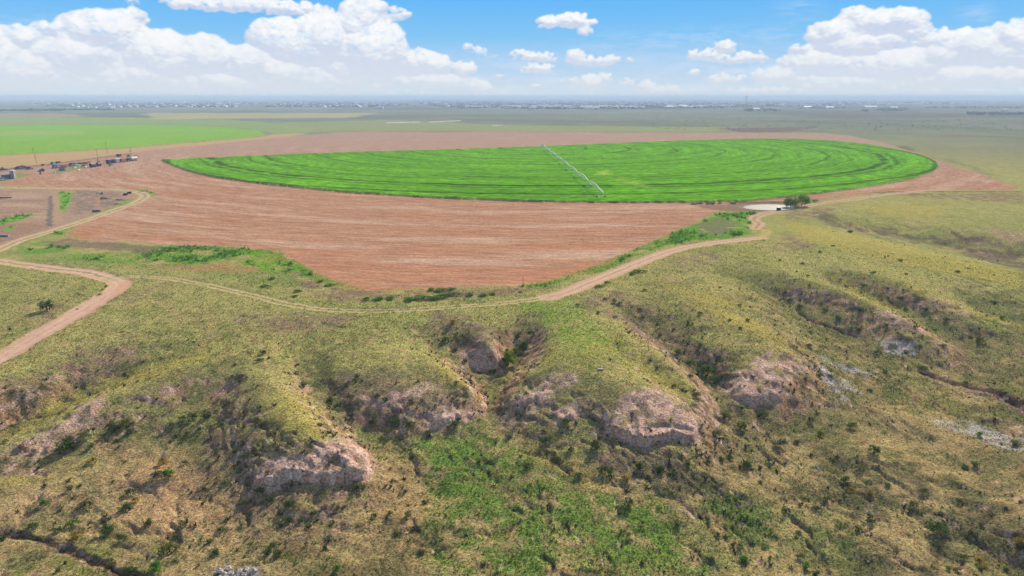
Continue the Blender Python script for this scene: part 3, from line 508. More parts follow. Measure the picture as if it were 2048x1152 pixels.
# cumulus masses: centre x, centre y, half-width, half-height in the photo, brightness, puff size factor
CL = [(30,75,60,22,1,1),(90,60,30,16,1,1),(200,62,80,38,1,1),(262,35,32,20,1,1),(190,40,40,20,1,1),(160,110,110,40,.93,1),(60,140,110,40,.86,1),(10,130,40,30,.95,1),(320,110,70,45,.97,1),(330,85,30,18,1,1),(400,110,70,38,.97,1),
 (440,110,40,22,1,1),(500,125,60,35,.98,1),(280,150,140,35,.86,1),(420,165,150,28,.86,1),(560,75,62,40,1,1),(600,95,80,40,.97,1),(650,80,70,50,1,1),(720,45,42,50,1,1),(740,95,75,55,1,1),(700,130,110,40,.86,1),(560,140,90,40,.88,1),
 (830,125,60,28,1,1),(870,128,40,22,1,1),(930,137,28,18,1,1),(850,160,70,22,.9,1),(965,178,26,18,1,1),(775,28,55,17,.84,1),(735,20,40,30,1,1),(660,160,140,30,.85,1),(910,165,60,18,.93,1),
 (400,10,75,15,.97,1),(500,12,100,20,.97,1),(600,18,70,16,.97,1),(265,3,18,7,.9,.7),(1100,45,34,15,1,.9),(1145,42,40,20,1,.9),(1170,62,18,14,.97,.7),(1180,45,18,10,.97,.7),
 (935,93,12,9,.98,.6),(958,102,20,10,.95,.6),(985,112,26,7,.9,.6),(1045,110,30,14,.98,.8),(1085,115,35,13,.96,.8),(1075,138,42,14,.96,.8),(1150,115,22,20,1,.8),(1190,122,48,15,.98,.8),(1225,118,18,12,.97,.7),(1000,152,16,6,.9,.5),
 (1185,163,34,18,.98,.8),(1140,160,22,10,.95,.6),(1210,155,20,14,.98,.7),(1072,172,18,8,.92,.6),(1262,120,12,8,.85,.5),(1255,165,20,10,.9,.6),(1320,180,50,14,.97,.7),(1290,172,25,14,.95,.7),(1180,186,45,8,.93,.6),(1020,188,60,8,.92,.6),
 (1450,95,24,16,1,.8),(1410,110,38,16,.98,.8),(1470,118,70,14,.96,.8),(1500,112,35,14,.98,.8),(1385,145,18,9,.93,.6),(1450,158,50,14,.9,.8),(1360,182,40,10,.95,.6),
 (1710,30,28,18,1,1),(1745,45,70,26,1,1),(1800,40,50,24,1,1),(1830,62,38,18,.95,1),(1665,65,55,24,.99,1),(1700,85,70,26,.95,1),(1610,98,40,14,1,.8),(1740,80,100,24,.88,1),(1650,125,90,28,.88,1),(1570,150,70,20,.88,.8),
 (1890,75,70,18,.99,1),(1950,90,80,28,.98,1),(2030,70,60,28,1,1),(1990,110,110,26,.87,1),(1880,110,80,28,.92,1),(1800,130,130,30,.87,1),(1950,150,150,24,.88,1),(1730,165,160,20,.88,.8),(1900,182,160,12,.9,.7),(1540,182,120,12,.92,.7),
 (2150,90,90,45,.97,1),(2300,110,120,50,.95,1),(2500,120,150,50,.92,1),(-80,110,90,50,.95,1),(-220,120,120,50,.93,1),(-420,130,150,50,.9,1),(200,186,230,10,.92,.7),(560,186,180,9,.92,.7),(800,185,160,9,.92,.7)]
def make_sky():
    r2 = np.random.default_rng(12)
    Hh = np.full(SAZ.shape, -9.0); CVR = np.zeros(SAZ.shape); BR = np.zeros(SAZ.shape); BW = np.zeros(SAZ.shape)
    wxx = .11*fbm(SAZ*1.9, SEL*2.6, 5, 201, .6); wyy = .10*fbm(SAZ*1.9+40, SEL*2.6, 5, 202, .6)
    XA = SAZ+wxx; YA = SEL+wyy; dA = sa[1]-sa[0]
    for cx, cy, hw, hh, br, ps in CL:
        ca, ce = px_ang(cx, cy); ce = ce-.0; hw *= .0415; hh *= .0405
        for k in range(int(26+60*hw*hh)):
            t = r2.random()*2*math.pi; q = math.sqrt(r2.random())
            ux, uy = q*math.cos(t), q*math.sin(t); uy = max(uy, -.55)
            rad = min(hh, hw)*(.18+.42*r2.random()**1.6)*(1.15-.5*q)*(.7+.3*ps); x0 = ca+ux*hw*.85; y0 = ce+uy*hh*.8
            i0, i1 = np.searchsorted(sa, x0-rad*1.3-.15), np.searchsorted(sa, x0+rad*1.3+.15); j0, j1 = np.searchsorted(se, y0-rad*1.3-.15), np.searchsorted(se, y0+rad*1.3+.15)
            if i1 <= i0 or j1 <= j0: continue
            s = np.s_[j0:j1, i0:i1]; dd = ((XA[s]-x0)**2+((YA[s]-y0)*1.08)**2)/rad**2; z = np.sqrt(np.clip(1-dd, 0, 1))
            h = z*rad*1.2+(1-q)*min(hh, hw)*.8+(.25*(r2.random()-.5)*hh)-uy*hh*.25+(0.0 if br < .94 else .35)-cy*.0
            hm = np.where(dd < 1, h, -9); Hh[s] = np.maximum(Hh[s], hm)
            wq = np.clip(1.25-dd, 0, 1)**1.5; CVR[s] = 1-(1-CVR[s])*(1-.85*wq)
            vv = np.clip((YA[s]-(ce-hh))/(2*hh), 0, 1); BR[s] += wq*(.62+.38*vv**.8)*br; BW[s] += wq
    bright = BR/np.maximum(BW, 1e-3)
    def blur(a, n_):
        for _ in range(n_):
            a = (np.roll(a, 1, 1)+a*2+np.roll(a, -1, 1))/4; p = np.vstack([a[:1], a, a[-1:]]); a = (p[:-2]+2*p[1:-1]+p[2:])/4
        return a
    Hc = np.maximum(Hh, -.3); Hs = blur(Hc, 3)*.45+blur(Hc, 18)*.55
    Hs = Hs+.085*fbm(SAZ*3.2, SEL*4, 5, 205, .6)+.05*fbm(SAZ*1.1, SEL*1.6, 4, 208, .55)
    gy, gx = np.gradient(Hs); gx = gx/dA; gy = gy/np.gradient(se)[:,None]
    nz = 1/np.sqrt(gx**2+gy**2+1); sh = np.clip((.15*gx*-1+(-gy)*.62+.62)*nz, 0, 1.2); sh = blur(sh, 1)
    soft = blur(CVR, 3)
    dens = soft+.38*fbm(SAZ*1.6, SEL*2.6, 6, 210, .62)-.12
    al = sst(.12, .95, dens+.16*fbm(SAZ*5, SEL*7, 4, 212, .65)+.12*fbm(SAZ*.7+3, SEL*3, 4, 213))
    # thin high veils
    veil = 0
    for cx, cy, hw, hh, k in [(1400,75,190,18,.35),(1280,92,160,10,.28),(1600,20,40,30,.22),(1560,70,40,10,.35),(970,118,150,12,.25),(40,50,80,20,.25),(1950,25,20,12,.3),(1350,120,150,20,.25),(1970,32,14,9,.4),(1585,45,10,20,.25)]:
        a, e = px_ang(cx, cy); g = np.exp(-((SAZ-a)/(hw*.0415))**2-((SEL-e)/(hh*.0405))**2); veil = np.maximum(veil, g*k*sst(-.5, .6, fbm(SAZ*.8+SEL*.6, SEL*5, 5, 220, .6)))
    lowv = sst(-.35, .45, fbm(SAZ*.35, SEL*1.6, 5, 240, .6))*np.exp(-((SEL-1.4)/1.5)**2)*.55; veil = np.maximum(veil, lowv)
    top = lin((78,176,250)); mid = lin((132,198,246)); hor = lin((214,226,237)); v = np.clip(SEL/9.0, 0, 1)[...,None]
    sky = np.where(v < .5, hor*(1-v*2)**1.0+mid*(v*2), mid*(2-2*v)+top*(2*v-1)); sky = sky*(1-.0*v)
    lit = np.clip(sh*.95, 0, 1)*.62+bright*.42; lit = np.clip(lit-.12, 0, 1)
    lit = np.clip(lit+.10*fbm(SAZ*1.3, SEL*1.9, 4, 230), 0, 1)
    cs_, cm, cw = lin((206,216,236)), lin((232,237,246)), lin((255,255,255)); L = sst(.30, .88, lit)[...,None]
    cl = np.where(L < .5, cs_*(1-2*L)+cm*2*L, cm*(2-2*L)+cw*(2*L-1))
    hz = np.clip(1-SEL/4.6, 0, 1)[...,None]; warm = lin((238,238,238)); cl = cl*(1-.62*hz)+(warm*.55+hor*.45)*.62*hz
    sky = sky*(1-veil[...,None])+lin((225,235,250))*veil[...,None]
    # flat murk in front of the lowest clouds
    low = np.exp(-np.clip(SEL, 0, 99)/1.0)[...,None]
    out = sky*(1-al[...,None])+cl*al[...,None]; out = out*(1-.5*low)+lin((220,228,235))*.5*low
    return out
sky_rgb = make_sky()
RS = 75000.0; a_ = np.radians(SAZ); e_ = np.radians(SEL)
sco = np.stack([RS*np.sin(a_), RS*np.cos(a_), H+RS*np.tan(e_)], -1).reshape(-1, 3)
sid = np.arange(sco.shape[0]).reshape(SAZ.shape)
sq = np.stack([sid[:-1,:-1], sid[:-1,1:], sid[1:,1:], sid[1:,:-1]], -1).reshape(-1, 4)
fadeA = (1-sst(12, 21, SEL))*(1-sst(48, 55.5, np.abs(SAZ)))
EXPK = 2**S.view_settings.exposure
sc4 = np.concatenate([np.clip(sky_rgb, 0, 1.2)/EXPK, fadeA[...,None]], -1).reshape(-1, 4)
m = bpy.data.materials.new('sky_air'); m.use_nodes = True; t = m.node_tree; t.nodes.clear()
at = nd(t, 'ShaderNodeAttribute', attribute_name='tint'); em = nd(t, 'ShaderNodeEmission'); tr = nd(t, 'ShaderNodeBsdfTransparent'); mx = nd(t, 'ShaderNodeMixShader'); ou = nd(t, 'ShaderNodeOutputMaterial')
t.links.new(at.outputs['Color'], em.inputs[0]); t.links.new(at.outputs['Alpha'], mx.inputs[0]); t.links.new(tr.outputs[0], mx.inputs[1]); t.links.new(em.outputs[0], mx.inputs[2]); t.links.new(mx.outputs[0], ou.inputs[0])
sky = mesh_np('sky', sco, sq, m, sc4); tag(sky, 'blue sky with banks of white cumulus above the horizon', 'sky', None, 'structure')
# ------------------------------------------------------------------ air
HZ = 46000.0; hz0, hz1 = -22.0, 62.0
hv = np.array([(x, y, z) for z in (hz0, hz1) for x, y in ((-HZ,-HZ),(HZ,-HZ),(HZ,HZ),(-HZ,HZ))], float)
hf = np.array([(0,3,2,1),(4,5,6,7),(0,1,5,4),(1,2,6,5),(2,3,7,6),(3,0,4,7)])
m = bpy.data.materials.new('haze_air'); m.use_nodes = True; t = m.node_tree; t.nodes.clear(); ou = nd(t, 'ShaderNodeOutputMaterial'); pv = nd(t, 'ShaderNodeVolumePrincipled')
pv.inputs['Color'].default_value = HAZE_C; pv.inputs['Density'].default_value = HAZE_D; pv.inputs['Anisotropy'].default_value = HAZE_G
t.links.new(pv.outputs[0], ou.inputs['Volume'])
tag(mesh_np('haze', hv, hf, m, smooth=False), 'thin bluish haze over the far plain', 'haze', None, 'stuff')
# ------------------------------------------------------------------ solid-shape helper
def solid(name, c, rough=.7, spec=.3, var=.15, sc=2.0, metal=0):
    m, t, b = newmat(name, rough, spec); tc = nd(t, 'ShaderNodeTexCoord'); rgb = nd(t, 'ShaderNodeRGB'); rgb.outputs[0].default_value = (*c, 1)
    f = noise(t, tc.outputs['Object'], sc, 4); t.links.new(vmul(t, rgb.outputs[0], remap(t, f, .3, .7, 1-var, 1+var)), b.inputs['Base Color']); b.inputs['Metallic'].default_value = metal; return m
class P:
    def __init__(s): s.v = []; s.f = []
    def add(s, vs, fs): k = len(s.v); s.v += [tuple(v) for v in vs]; s.f += [tuple(i+k for i in f) for f in fs]; return s
    def box(s, c, d, rz=0, taper=1.0):
        x, y, z = c; a, b, h = d[0]/2, d[1]/2, d[2]/2; vs = []
        for k, tp in ((-h, 1), (h, taper)):
            for p, q in ((-a,-b),(a,-b),(a,b),(-a,b)):
                p *= tp; q *= tp; vs.append((x+p*math.cos(rz)-q*math.sin(rz), y+p*math.sin(rz)+q*math.cos(rz), z+k))
        return s.add(vs, [(0,3,2,1),(4,5,6,7),(0,1,5,4),(1,2,6,5),(2,3,7,6),(3,0,4,7)])
    def tube(s, a, b, r0, r1=None, n=8, cap=True):
        r1 = r0 if r1 is None else r1; a = Vector(a); b = Vector(b); d = (b-a).normalized(); u = d.orthogonal().normalized(); v = d.cross(u)
        vs = [a+(u*math.cos(2*math.pi*i/n)+v*math.sin(2*math.pi*i/n))*r0 for i in range(n)]+[b+(u*math.cos(2*math.pi*i/n)+v*math.sin(2*math.pi*i/n))*r1 for i in range(n)]
        fs = [(i, (i+1) % n, n+(i+1) % n, n+i) for i in range(n)]
        if cap: fs += [tuple(range(n))[::-1], tuple(range(n, 2*n))]
        return s.add(vs, fs)
    def path(s, pts, r, n=6):
        for i in range(len(pts)-1): s.tube(pts[i], pts[i+1], r, r, n, True)
        return s
    def dome(s, c, r, hz, n=14, m_=5):
        vs = []; fs = []
        for j in range(m_+1):
            ph = j/m_*math.pi/2
            for i in range(n): q = 2*math.pi*i/n; vs.append((c[0]+r*math.cos(ph)*math.cos(q), c[1]+r*math.cos(ph)*math.sin(q), c[2]+hz*math.sin(ph)))
        for j in range(m_):
            for i in range(n): fs.append((j*n+i, j*n+(i+1) % n, (j+1)*n+(i+1) % n, (j+1)*n+i))
        return s.add(vs, fs)
    def lump(s, c, r, n=12, m_=7, seed=0, rough=.2):
        rg = random.Random(seed); vs = []; fs = []; ox = rg.random()*50
        for j in range(m_+1):
            ph = -math.pi/2*.35+j/m_*(math.pi/2*1.35)
            for i in range(n):
                q = 2*math.pi*i/n; k = 1+rough*float(fbm(np.array([math.cos(q)*1.4+ox]), np.array([math.sin(q)*1.4+ph*1.7]), 3, seed)[0])*2
                vs.append((c[0]+r[0]*k*math.cos(ph)*math.cos(q), c[1]+r[1]*k*math.cos(ph)*math.sin(q), c[2]+r[2]*k*math.sin(ph)))
        for j in range(m_):
            for i in range(n): fs.append((j*n+i, j*n+(i+1) % n, (j+1)*n+(i+1) % n, (j+1)*n+i))
        fs.append(tuple(range(m_*n, m_*n+n))); return s.add(vs, fs)
    def build(s, name, mat, parent=None, smooth=False):
        me = bpy.data.meshes.new(name); me.from_pydata(s.v, [], s.f); me.update(); me.materials.append(mat)
        if smooth:
            for p in me.polygons: p.use_smooth = True
        o = bpy.data.objects.new(name, me); COL.objects.link(o)
        if parent: o.parent = parent
        return o
def thing(name, label, cat, loc=(0,0,0), rz=0, group=None):
    o = bpy.data.objects.new(name, None); COL.objects.link(o); o.location = loc; o.rotation_euler = (0, 0, rz); o.empty_display_size = .5
    return tag(o, label, cat, group)
def copy_tree(o, loc, rz=0, label=None, sc=None):
    c = o.copy(); COL.objects.link(c); c.location = loc; c.rotation_euler = (0, 0, rz)
    if label: c['label'] = label
    if sc is not None: c.scale = (sc, sc, sc) if not hasattr(sc, '__len__') else sc
    for ch in list(o.children):
        d_ = ch.copy(); COL.objects.link(d_); d_.parent = c
        for g in list(ch.children): e = g.copy(); COL.objects.link(e); e.parent = d_
    return c
def at_px(px, py):
    x, y = hit(px, py); return x, y, gz(x, y)
def mpp(px, py):
    x, y = hit(px, py); return math.sqrt(x*x+y*y+(H-gz(x, y))**2)/F     # metres per photo pixel there
# ------------------------------------------------------------------ grass, weeds and low scrub
def leafmat(name, rough=.8):
    m, t, b = newmat(name, rough, .1); at = nd(t, 'ShaderNodeAttribute', attribute_name='tint'); tc = nd(t, 'ShaderNodeTexCoord')
    c = vmul(t, at.outputs['Color'], remap(t, noise(t, tc.outputs['Object'], 3.0, 3), .3, .7, .8, 1.2)); t.links.new(c, b.inputs['Base Color'])
    tl = nd(t, 'ShaderNodeBsdfTranslucent'); mx = nd(t, 'ShaderNodeMixShader'); mx.inputs[0].default_value = .38; t.links.new(c, tl.inputs[0]); t.links.new(b.outputs[0], mx.inputs[1]); t.links.new(tl.outputs[0], mx.inputs[2])
    t.links.new(mx.outputs[0], t.nodes['Material Output'].inputs[0]); return m
M_GRASS = leafmat('dry_grass'); M_WEED = leafmat('leafy_weeds')
def blades(x, y, h, wd, nb, col, name, mat, label, cat, splay=.55):
    """nb leaning triangular blades at each point, merged into one mesh"""
    n_ = len(x); z = grid_sample(GZ, x, y)-.03; r3 = np.random.default_rng(len(x))
    q = r3.random((n_, nb))*2*np.pi; ln = splay*h[:,None]*(.5+r3.random((n_, nb))); hh = h[:,None]*(.6+.6*r3.random((n_, nb)))
    off = .35*wd[:,None]; bx = x[:,None]+np.cos(q)*off*r3.random((n_, nb)); by = y[:,None]+np.sin(q)*off*r3.random((n_, nb))
    pq = q+np.pi/2+(r3.random((n_, nb))-.5); hw = wd[:,None]*.32
    p0 = np.stack([bx-np.cos(pq)*hw, by-np.sin(pq)*hw, np.broadcast_to(z[:,None], q.shape)], -1)
    p1 = np.stack([bx+np.cos(pq)*hw, by+np.sin(pq)*hw, np.broadcast_to(z[:,None], q.shape)], -1)
    p2 = np.stack([bx+np.cos(q)*ln, by+np.sin(q)*ln, z[:,None]+hh], -1)
    co = np.stack([p0, p1, p2], 2).reshape(-1, 3); f = np.arange(len(co)).reshape(-1, 3)
    c = np.repeat(col*(.72+.56*r3.random((n_, 1))), nb*3, 0)
    o = mesh_np(name, co, f, mat, np.clip(c, .003, .9), smooth=False); return tag(o, label, cat, None, 'stuff')
def scatter(n_, r0, r1, amax, pw=1.6):
    u = rng.random(n_); r = (r0**(2-pw)+u*(r1**(2-pw)-r0**(2-pw)))**(1/(2-pw)); a = np.radians((rng.random(n_)*2-1)*amax); return r*np.sin(a), r*np.cos(a), r
smask = np.clip(mC+mP+soil+mF, 0, 1)
x, y, r = scatter(190000, 60, 260, 44, 1.7); c = grid_sample(GC, x, y); sm = grid_sample(smask, x, y)
bare = np.clip((c[:,0]-c[:,1])/np.maximum(c[:,0], .01)*4-.3, 0, .93); patch = vn(x/1.3, y/1.3, 301)*.5+.5
k = (sm < .2) & (rng.random(len(x)) > bare*.9) & (rng.random(len(x)) < .35+.9*patch); x, y, r, c = x[k], y[k], r[k], c[k]
hgt = (.10+.15*rng.random(len(x)))*(1+.35*(r > 140)); mul = np.where(rng.random((len(x), 1)) < .35, np.array([[.6, .66, .5]]), np.array([[1.22, 1.16, 1.02]]))
blades(x, y, hgt, hgt*.9, 4, c*mul, 'grass', M_GRASS, 'dry grass tufts all over the rangeland', 'grass')
# scrub on the steep dark slopes and gully beds
x, y, r = scatter(60000, 60, 300, 44, 1.5); c = grid_sample(GC, x, y); sm = grid_sample(smask, x, y); sl = grid_sample(SLOPE, x, y); zz = grid_sample(GZ, x, y)
cl = vn(x/6, y/6, 311)*.6+vn(x/2, y/2, 312)*.4; rk = grid_sample(RP, x, y); pr = np.clip(.16+1.5*(sl-.22), .04, .8)*sst(-.35, .45, cl)*(zz < -.6)*(1-.8*rk)*.8
k = (sm < .1) & (rng.random(len(x)) < pr); x, y = x[k], y[k]; n_ = len(x)
hgt = .16+.34*rng.random(n_)**2; cc = np.where(rng.random((n_, 1)) < .6, A(58,78,44)[None], A(104,98,62)[None])
blades(x, y, hgt, hgt*1.1, 9, cc, 'scrub', M_WEED, 'low dark scrub on the slopes and in the gullies', 'scrub', .9)
# tall green weeds along the tracks and field edges
x, y, r = scatter(90000, 120, 520, 40, 1.6); c = grid_sample(GC, x, y); sm = grid_sample(smask, x, y)
gr = (c[:,1] > c[:,0]*1.55); k = (sm < .15) & gr & (rng.random(len(x)) < .75*sst(-.5, .3, vn(x/7, y/5, 321)+.3*vn(x/2, y/2, 322))); x, y, c = x[k], y[k], c[k]
hgt = (.45+.55*rng.random(len(x)))*np.clip(np.hypot(x, y)/200, .6, 1.4); blades(x, y, hgt, hgt*.9, 6, c*np.where(rng.random((len(x),1))<.3, .75, 1.3), 'weeds', M_WEED, 'tall green weeds along the tracks and field edges', 'weeds', .8)
# small bright green tufts on the flat in front
x, y, r = scatter(9000, 60, 115, 42, 1.2); g = grid_sample(GC, x, y); cl = vn(x/9, y/9, 331); k = (grid_sample(GZ, x, y) < -6.4) & (cl+.8*(g[:,1] > g[:,0]*1.25) > .25) & (rng.random(len(x)) < .5); x, y = x[k], y[k]
hgt = .13+.15*rng.random(len(x)); blades(x, y, hgt, hgt*1.2, 7, np.broadcast_to(A(112,150,58), (len(x), 3)), 'herbs', M_WEED, 'small bright green herbs dotted over the valley floor', 'herbs', .9)
# ------------------------------------------------------------------ shrubs
def foliage_mesh(name, nclump, nleaf, w_, h_, col, seed, leaf=.16, lo=.1, hollow=.4, up=.0):
    r3 = np.random.default_rng(seed); q = r3.random(nclump)*2*np.pi; ph = np.arccos(1-r3.random(nclump)*(1-lo)*1.0); rad = hollow+(1-hollow)*r3.random(nclump)**.6
    cx = np.sin(ph)*np.cos(q)*rad*w_/2; cy = np.sin(ph)*np.sin(q)*rad*w_/2; cz = up+h_*(.22+.68*np.cos(ph)*rad)
    cr = w_*(.10+.13*r3.random(nclump)); br = .6+.75*r3.random(nclump)
    ci = r3.integers(0, nclump, nleaf); dv = r3.normal(size=(nleaf, 3)); dv /= np.linalg.norm(dv, axis=1)[:,None]; dv *= (r3.random(nleaf)**.4)[:,None]
    p = np.stack([cx[ci], cy[ci], cz[ci]], -1)+dv*cr[ci][:,None]*np.array([1, 1, .8]); p[:,2] = np.maximum(p[:,2], .03)
    a = r3.normal(size=(nleaf, 3)); a /= np.linalg.norm(a, axis=1)[:,None]; b = np.cross(a, r3.normal(size=(nleaf, 3))); b /= np.linalg.norm(b, axis=1)[:,None]
    s = leaf*(.6+.8*r3.random(nleaf))[:,None]; vs = np.stack([p-a*s, p+b*s*.5, p+a*s, p-b*s*.5], 1).reshape(-1, 3)
    cc = np.repeat(np.asarray(col)[None]*(br[ci]*(.75+.5*r3.random(nleaf)))[:,None], 4, 0)
    me = mesh_np(name, vs, np.arange(len(vs)).reshape(-1, 4), M_WEED, np.clip(cc, .003, .9), smooth=False); return me
M_BARK = solid('bark', A(120,96,76), .9, .1, .3, 6)
def stems(name, n_, h_, w_, seed, parent, r=.03):
    rg = random.Random(seed); p = P()
    for i in range(n_):
        q = rg.random()*6.28; k = rg.random()*.5*w_; p.tube((0, 0, -.15), (math.cos(q)*k*.5, math.sin(q)*k*.5, h_*.45), r, r*.7, 5); p.tube((math.cos(q)*k*.5, math.sin(q)*k*.5, h_*.45), (math.cos(q)*k, math.sin(q)*k, h_*.8), r*.7, r*.3, 5)
    return p.build(name, M_BARK, parent)
protos = {}
for kind, c, n1_, n2_, hh_ in [('dark', A(86,112,54), 22, 520, .72), ('olive', A(120,128,60), 20, 440, .7), ('yellow', A(176,150,52), 18, 420, .65), ('fresh', A(96,150,48), 22, 480, .7), ('blue', A(84,116,88), 20, 420, .6)]:
    for v in range(3):
        root = thing('shrub', 'x', 'shrub'); f = foliage_mesh('foliage', n1_, n2_, 1.0, hh_, c, 40+v*11+len(kind), .055, .05, .25); f.parent = root
        if v == 1: # a lopsided one
            me = f.data; cv = np.empty(len(me.vertices)*3, np.float32); me.vertices.foreach_get('co', cv); cv = cv.reshape(-1, 3); cv[:,0] *= 1.35; cv[:,1] *= .8; me.vertices.foreach_set('co', cv.ravel())
        stems('stem', 5, hh_, .8, v+9, root, .018); protos[kind, v] = root
used = set(); NSH = 0
def wh_small(w_): return 'right-hand' in w_ or 'upper left' in w_
LAB = {'dark': 'dark green', 'olive': 'olive green', 'yellow': 'yellow-tinged', 'fresh': 'bright green', 'blue': 'grey-green'}
def place_shrub(px, py, wpx, kind, where, label=None, hk=1.0):
    global NSH
    if wh_small(where): wpx *= .72; hk *= .8
    x, y, z = at_px(px, py+wpx*.22); w_ = max(.4, .88*wpx*mpp(px, py+wpx*.22)); v = rng.integers(0, 3); key = (kind, int(v)); p = protos[key]
    lab = label or '%s shrub %s' % (LAB[kind], where); sc = (w_, w_*(.8+.3*rng.random()), w_*hk*(.85+.3*rng.random())); rz = rng.random()*.6-.3 if v == 1 else rng.random()*6.28
    if key not in used: used.add(key); o = p; o.location = (x, y, z-.03*w_); o.scale = sc; o.rotation_euler = (0, 0, rz); o['label'] = lab
    else: o = copy_tree(p, (x, y, z-.03*w_), rz, lab, sc)
    o['group'] = 'shrubs '+where; NSH += 1; return o
LL, LB, MF_, RF_, RH, GD, GE = 'on the tan grassy flat at the lower left', 'on the dark slope under the left rock ledge', 'on the green valley floor at bottom centre', 'on the darker flat at the lower right', 'on the yellow-green right-hand ridges', 'in the central gullies', 'below the pink rock knob right of centre'
